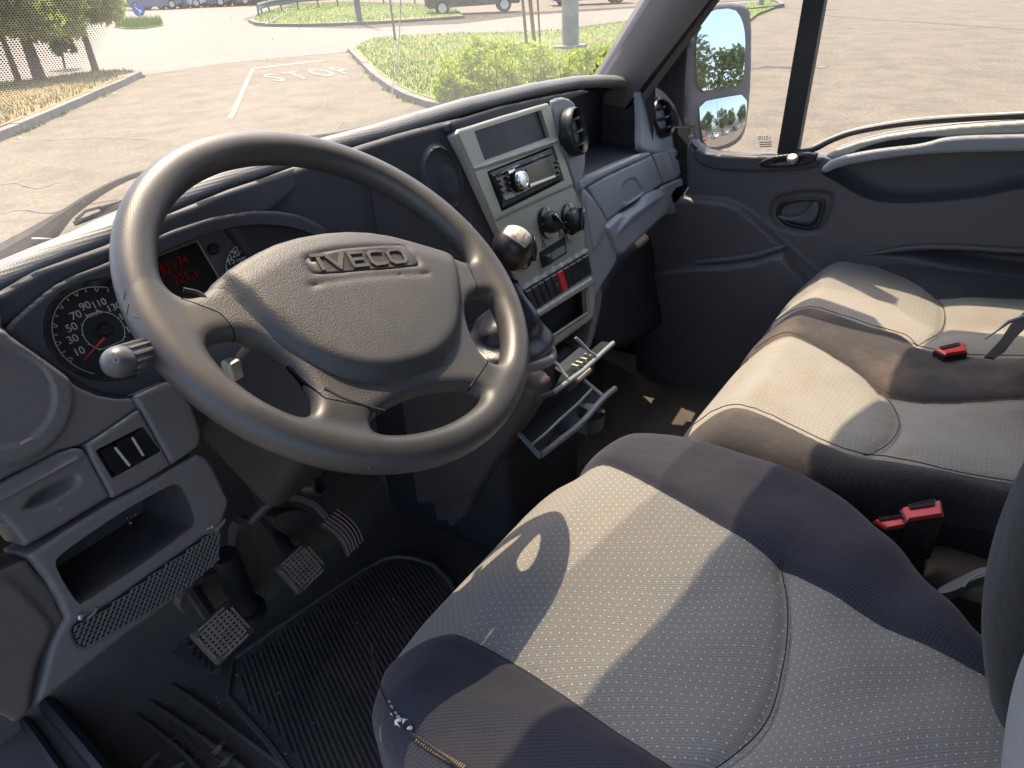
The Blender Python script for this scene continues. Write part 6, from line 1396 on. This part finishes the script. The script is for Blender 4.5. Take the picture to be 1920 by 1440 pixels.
# piping along the left front edge, torn open with foam showing, and loose stitches
pp = [(697, 1205), (700, 1240), (712, 1285), (722, 1310), (738, 1340), (755, 1364), (778, 1380), (806, 1400), (850, 1432), (900, 1475)]
def hit(px, py):
    r = ray(px, py); r = r/np.linalg.norm(r); c_ = (np.asarray(V)-CAM); t = c_@r; d = np.linalg.norm(c_-t[:, None]*r, axis=1); k = np.where(d < .006)[0]
    if len(k) == 0: return W(px, py, z=ZD-.02)
    return CAM+r*t[k].min()
P = [hit(*p) for p in pp]; tc_ = lambda p: (CAM-p)/np.linalg.norm(CAM-p)
mb = MB(); mb.add(*tube(cr([p+tc_(p)*.001 for p in P], 4), .0012, 5)); mb.build('edge_seam', seamm, seat)
for (x, y, r_) in ((733, 1327, .0022), (739, 1338, .0034), (751, 1353, .0052), (768, 1366, .0024), (729, 1316, .0016), (746, 1346, .0024)):
    c = hit(x, y); v_, f_ = lathe(c-tc_(c)*.001, tc_(c), [(r_*cos(a), r_*.22*sin(a)) for a in np.radians((0, 30, 60, 88))], 9, sy=.75); v_ = [np.array(p)+rng.normal(size=3)*r_*.18 for p in v_]
    mk('exposed_foam', v_, f_, foam, seat)
mb = MB()
for i in range(22):
    f_ = i/21; x, y = np.interp(f_, [0, .35, 1], [782, 815, 868]), np.interp(f_, [0, .35, 1], [1385, 1408, 1438]); a = hit(x-3, y+5); b = hit(x+4, y-4); mb.add(*tube([a+tc_(a)*.0015, b+tc_(b)*.0015], .00045, 4))
mb.build('stitching', thread, seat)
# backrest corner
def solid(name, P, ext, rr, st, m_, parent, fields=None):
    """rounded slab: polygon P (3d, flat) thickened along ext"""
    P = np.array(P); c = P.mean(0); n_ = np.asarray(ext, float); T = np.linalg.norm(n_); n_ /= T; u_ = P[1]-P[0]; u_ -= n_*(u_@n_); u_ /= np.linalg.norm(u_); v_ = np.cross(n_, u_)
    p2 = np.stack([(P-c)@u_, (P-c)@v_], 1); p2 = np.array(chaikin(p2, 2)); lo, hi = p2.min(0)-.03, p2.max(0)+.03
    a = np.arange(lo[0], hi[0], st); b = np.arange(lo[1], hi[1], st); cc = np.arange(-.03, T+.03, st); A, B = np.meshgrid(a, b, indexing='ij')
    sd = sdf(np.stack([A.ravel(), B.ravel()], 1), p2).reshape(A.shape); Cc = cc[None, None, :]
    q1 = (rr-sd)[..., None]; q2 = np.abs(Cc-T/2)-(T/2-rr); f = np.sqrt(np.maximum(q1, 0)**2+np.maximum(q2, 0)**2)+np.minimum(np.maximum(q1, q2), 0)-rr
    V, F = nets(f, np.array([a[0], b[0], cc[0]]), st); V = relax(V, F, 2); return mk(name, c+V[:, :1]*u_+V[:, 1:2]*v_+V[:, 2:]*n_, F, m_, parent)
bkn = np.array([.45, -.55, .0])
def backpart(name, x0, x1, fz, deep, m_, px=2.6):
    """upright cushion: cross-sections with a rounded front that follows fz (z, y of the front)"""
    z_ = np.linspace(fz[0][0], fz[-1][0], 60); y_ = np.interp(z_, [a for a, b in fz], [b for a, b in fz]); y_ = np.convolve(np.pad(y_, 4, 'edge'), np.ones(9)/9, 'valid'); V = []; n = 64; cx_, rx = (x0+x1)/2, (x1-x0)/2
    for i, (z, y) in enumerate(zip(z_, y_)):
        for j in range(n):
            a = 2*pi*j/n; ca, sa = cos(a), sin(a); V.append((cx_+rx*math.copysign(abs(ca)**(2/px), ca), y-deep/2+deep/2*math.copysign(abs(sa)**(2/px), sa), z))
    F = [(i*n+j, i*n+(j+1) % n, (i+1)*n+(j+1) % n, (i+1)*n+j) for i in range(59) for j in range(n)]+[tuple(range(n))[::-1], tuple(range(59*n, 60*n))]
    return mk(name, V, F, m_, seat)
backpart('backrest_bolster', .035, .255, [(-.42, -.690), (-.33, -.652), (-.293, -.636), (-.247, -.625), (-.204, -.620), (-.155, -.621), (-.10, -.624), (.0, -.64), (.3, -.72)], .16, fabric('backrest_bolster_fabric', (.008, .009, .009), (.036, .038, .038), (.05, .045, .04), weave=.006, stainamt=.05))
backpart('backrest_panel', -.24, .045, [(-.42, -.70), (-.33, -.672), (-.295, -.660), (-.247, -.649), (-.209, -.642), (-.18, -.639), (-.154, -.640), (.0, -.665), (.3, -.74)], .12, fabric('backrest_panel_fabric', (.30, .31, .32), (.16, .165, .17), (.28, .25, .2), weave=.003, stainamt=.1), 5)
V0, F0 = box((.02, -.42, -.62), .44, .50, .22, bev=.02); mk('seat_base', V0, F0, black, seat)
# ---- the two-place bench
ZB = -.335
bench = thing('passenger_bench', 'two place passenger bench with stained beige centre panels and brown-grey bolsters', 'bench seat', (.85, -.45, -.5))
ob = plan([(1262, 815), (1264, 790), (1278, 752), (1330, 695), (1372, 648), (1408, 606), (1440, 566), (1475, 522), (1505, 490), (1530, 476), (1570, 470), (1650, 473), (1800, 492)], ZB-.02)
cs_ = ob[:]+plan([(1990, 520)], ZB-.01)+[np.array([1.23, -.78]), np.array([.90, -.80]), np.array([.46, -.79])]+plan([(1885, 925), (1700, 917), (1600, 908), (1500, 888), (1400, 858), (1300, 832)], ZB-.015)
s1 = plan([(1225, 775), (1272, 760), (1300, 750), (1345, 749), (1390, 758), (1450, 780), (1560, 830), (1640, 847), (1740, 866), (1900, 893), (2000, 910)], ZB)
s2 = plan([(1350, 618), (1402, 612), (1440, 612), (1480, 620), (1520, 636), (1600, 675), (1660, 706), (1720, 724), (1800, 732), (1920, 736), (2050, 737)], ZB)
s3 = plan([(1400, 578), (1438, 569), (1480, 563), (1560, 581), (1640, 605), (1700, 616), (1735, 640), (1800, 655), (1920, 662), (2050, 665)], ZB)
s4 = plan([(1500, 462), (1570, 474), (1620, 488), (1700, 518), (1760, 544), (1840, 550), (1920, 556), (2050, 560)], ZB)
x1 = plan([(1660, 706), (1683, 735), (1692, 770), (1680, 805), (1660, 825), (1622, 843)], ZB)
x2 = plan([(1760, 545), (1773, 560), (1776, 585), (1762, 608), (1735, 626), (1715, 632)], ZB)
far = [np.array([2.2, -1.0]), np.array([2.2, .4])]
P3 = cr(s3, 3)[::-1]
midband = cr(s2, 3)+cr(s3, 3)[::-1]
nearb = cr(s1, 3)+[np.array([.5, -1.3]), np.array([.1, -1.0]), np.array([.1, .2])]
farb = cr(s4, 3)+far
def wb(X, Y):
    e = -.05*sst((Y+.30)/.09)-.20*np.maximum(Y+.26, 0)
    e = e-.022*np.exp(-(((X-.68)/.14)**2+((Y+.52)/.13)**2))-.018*np.exp(-(((X-1.02)/.12)**2+((Y+.52)/.13)**2))
    e = e+.004*np.sin(X*40+Y*18)*np.exp(-(((X-1.0)/.12)**2+((Y+.6)/.08)**2)); return e
V, F = cushion(cs_, [cr(s1, 3), cr(s2, 3), cr(s3, 3), cr(s4, 3), cr(x1, 3), cr(x2, 3)], [(nearb, .010, .05), (farb, .012, .06), (midband, .006, .03)], ZB, .17, .05, .0055, puff=.007, extra=wb)
fN = lambda v: sdf(np.asarray(v)[:, :2], nearb); fM = lambda v: sdf(np.asarray(v)[:, :2], midband); fF = lambda v: sdf(np.asarray(v)[:, :2], farb); fS2 = lambda v: (ZB-.075)-np.asarray(v)[:, 2]
def fmid(v):
    return sdf(np.asarray(v)[:, :2], cr(s2, 3)+[np.array([.3, -1.3]), np.array([.1, -.9]), np.array([.1, .3])])
farbol = fabric('far_bolster_fabric', (.040, .042, .052), (.06, .062, .072), (.12, .10, .08), weave=.0042, stainamt=.2)
parts = split(V, F, [fS2, fN, fM, fF, fmid])
for (v, f), nm, m_, lb in zip(parts, ('side_skirt', 'bolster', 'middle_band', 'bolster', 'centre_panel', 'centre_panel'), (sidem, bolstb, bolstb, farbol, panelb, panelb), (None, 'near brown-grey bolster with white stains', 'dark band between the two places', 'far dark bolster by the door', 'near beige centre panel with brown stain', 'far clean grey-beige centre panel')):
    mk(nm, v, f, m_, bench, label=lb)
mb = MB()
for L in (s1, s2, s3, x1, x2):
    P = [np.array([p[0], p[1], surf(V, p)+.0003]) for p in cr(L, 4)]; P = [p for p in P if sdf([p[:2]], chaikin(cs_, 2))[0] > .02]
    if len(P) > 2: mb.add(*tube(P, .0009, 5))
mb.build('seam', mat('bench_seam', (.05, .045, .04), .9), bench)
V0, F0 = box((.86, -.50, -.64), .82, .42, .20, bev=.02); mk('bench_base', V0, F0, black, bench)
bb = [W(x, y, n=(0, 1, .15), d=-.80) for x, y in ((1900, 700), (1912, 640), (1960, 560), (2400, 500), (2400, 900), (1915, 912), (1905, 830))]
solid('backrest', bb, (0, -.1, 0), .02, .007, bolstb, bench)
# ---- belts and buckles
def buckle(c, ax, up, label, name='belt_buckle', L=.05):
    ax = np.array(ax, float); ax /= np.linalg.norm(ax); up = np.array(up, float); up -= ax*(up@ax); up /= np.linalg.norm(up); sd_ = np.cross(ax, up)
    t = thing(name, label, 'belt buckle', tuple(c), 'seat belt buckles'); mb = MB(); mb.add(*box(np.array(c)-ax*.035, .034, .020, .075, (sd_, up, ax), .004)); mb.build('housing', black, t)
    mb = MB(); mb.add(*box(np.array(c)+ax*.004-up*.002, .030, .013, .004, (sd_, up, ax), .001)); mb.build('release_button', red_m, t)
    mb = MB(); mb.add(*box(np.array(c)+ax*.0045+up*.007, .022, .0024, .0052, (sd_, up, ax))); mb.build('slot', void, t)
    mb = MB(); mb.add(*tube([np.array(c)-ax*.06, np.array(c)-ax*.2], .012, 8)); mb.build('stalk', black, t); return t
# shown side on: wide red face turned to the camera
def buckpx(P, z, label, slotp, grp='seat belt buckles'):
    q = [W(*p, z=z) for p in P]; c = sum(q)/4; t = thing('belt_buckle', label, 'belt buckle', tuple(c), grp)
    n_ = np.cross(q[1]-q[0], q[3]-q[0]); n_ /= np.linalg.norm(n_); n_ = n_ if n_@(CAM-c) > 0 else -n_
    V = [c+(p-c)*1.08-n_*.004 for p in q]; mb = MB(); mb.add(*prism(V, -n_*.05+np.array([0, 0, -.02]))); mb.build('housing', black, t, False, None)
    mb = MB(); ins = [c+(p-c)*s_+n_*h_ for s_, h_ in ((1.0, -.005), (1.0, -.001), (.9, .0012)) for p in q]; mb.add(ins, [(a*4+i, a*4+(i+1) % 4, a*4+4+(i+1) % 4, a*4+4+i) for a in range(2) for i in range(4)]+[(8, 9, 10, 11)]); mb.build('release_button', red_m, t, True, 30)
    s3_ = [W(*p, z=z)+n_*.002 for p in slotp]; mb = MB(); mb.add(*prism(s3_, n_*.0012)); mb.build('slot', void, t, False, None)
    mb = MB(); mb.add(*tube([W(*slotp[0], z=z)+n_*.0035, W(*slotp[1], z=z)+n_*.0035], .0009, 5)); mb.build('slot_edge', chrome, t)
    mb = MB(); mb.add(*tube([c-n_*.03, c-n_*.06+np.array([0, -.02, -.16])], .014, 10)); mb.build('stalk', black, t); return t
buckpx([(1692, 952), (1764, 938), (1768, 964), (1702, 974)], -.33, 'upper red belt buckle standing between driver seat and bench', [(1702, 951), (1752, 941), (1752, 950), (1706, 957)])
buckpx([(1640, 975), (1698, 967), (1700, 984), (1664, 990)], -.34, 'lower red belt buckle tucked against the driver seat bolster', [(1646, 976), (1688, 970), (1688, 973), (1648, 979)])
buckpx([(1754, 654), (1809, 642), (1813, 658), (1773, 664)], -.325, 'red belt buckle lying on the dark band of the bench', [(1761, 653), (1798, 645), (1799, 649), (1766, 657)])
# bench belt: tongue and webbing at the right edge
bt = thing('seat_belt', 'black seat belt with metal tongue hanging at the right edge', 'seat belt', tuple(W(1880, 640, z=-.25)))
mb = MB(); A1_, B1_ = W(1925, 590, z=-.20), W(1868, 668, z=-.32); wv_ = np.array([.018, 0, .004])
mb.add(*prism([W(x, y, z=-.26) for x, y in ((1960, 560), (1922, 584), (1898, 606), (1880, 634), (1848, 668), (1866, 672), (1884, 660), (1902, 636), (1924, 614), (1965, 590))], (0, .002, -.003))); mb.build('webbing', void, bt, False, None)
mb = MB(); mb.add(*tube([W(1847, 636, z=-.24), W(1870, 620, z=-.235), W(1890, 604, z=-.23), W(1925, 592, z=-.22)], [.0011, .0013, .003, .0035], 8)); mb.build('tongue', palegrey, bt)
# handbrake beside the driver seat
hbk = thing('handbrake', 'grey handbrake lever between the driver seat and bench', 'handbrake', tuple(W(1850, 1100, z=-.40)))
hm_ = mat('handbrake_grey', (.13, .135, .14), .4)
mb = MB(); P_ = chaikin([W(x, y, z=-.395) for x, y in ((1752, 1106), (1800, 1082), (1850, 1058), (1858, 1078), (1826, 1086), (1795, 1106), (1764, 1114))], 2); mb.add(*prism(P_, (0, 0, -.016))); mb.build('lever', hm_, hbk, True, 40)
mb = MB(); mb.add(*tube(cr([W(1806, 1102, z=-.394), W(1822, 1084, z=-.392), W(1858, 1070, z=-.390)], 4), .0012, 6)); mb.build('lever_edge', palegrey, hbk)
mb = MB(); mb.add(*box(W(1850, 1130, z=-.47), .10, .16, .08, bev=.02)); mb.build('lever_gaiter', mat('gaiter', (.04, .034, .030), .7), hbk)
# small stalk right of the hub seen over the wheel
mb = MB(); mb.add(*tube([W(745, 462, y=.0), W(772, 466, y=.03)], .006, 10)); st2 = thing('wiper_stalk', 'tip of the wiper stalk showing above the wheel hub', 'stalk', tuple(W(760, 464, y=.0))); mb.build('stalk_arm', stm2, st2)
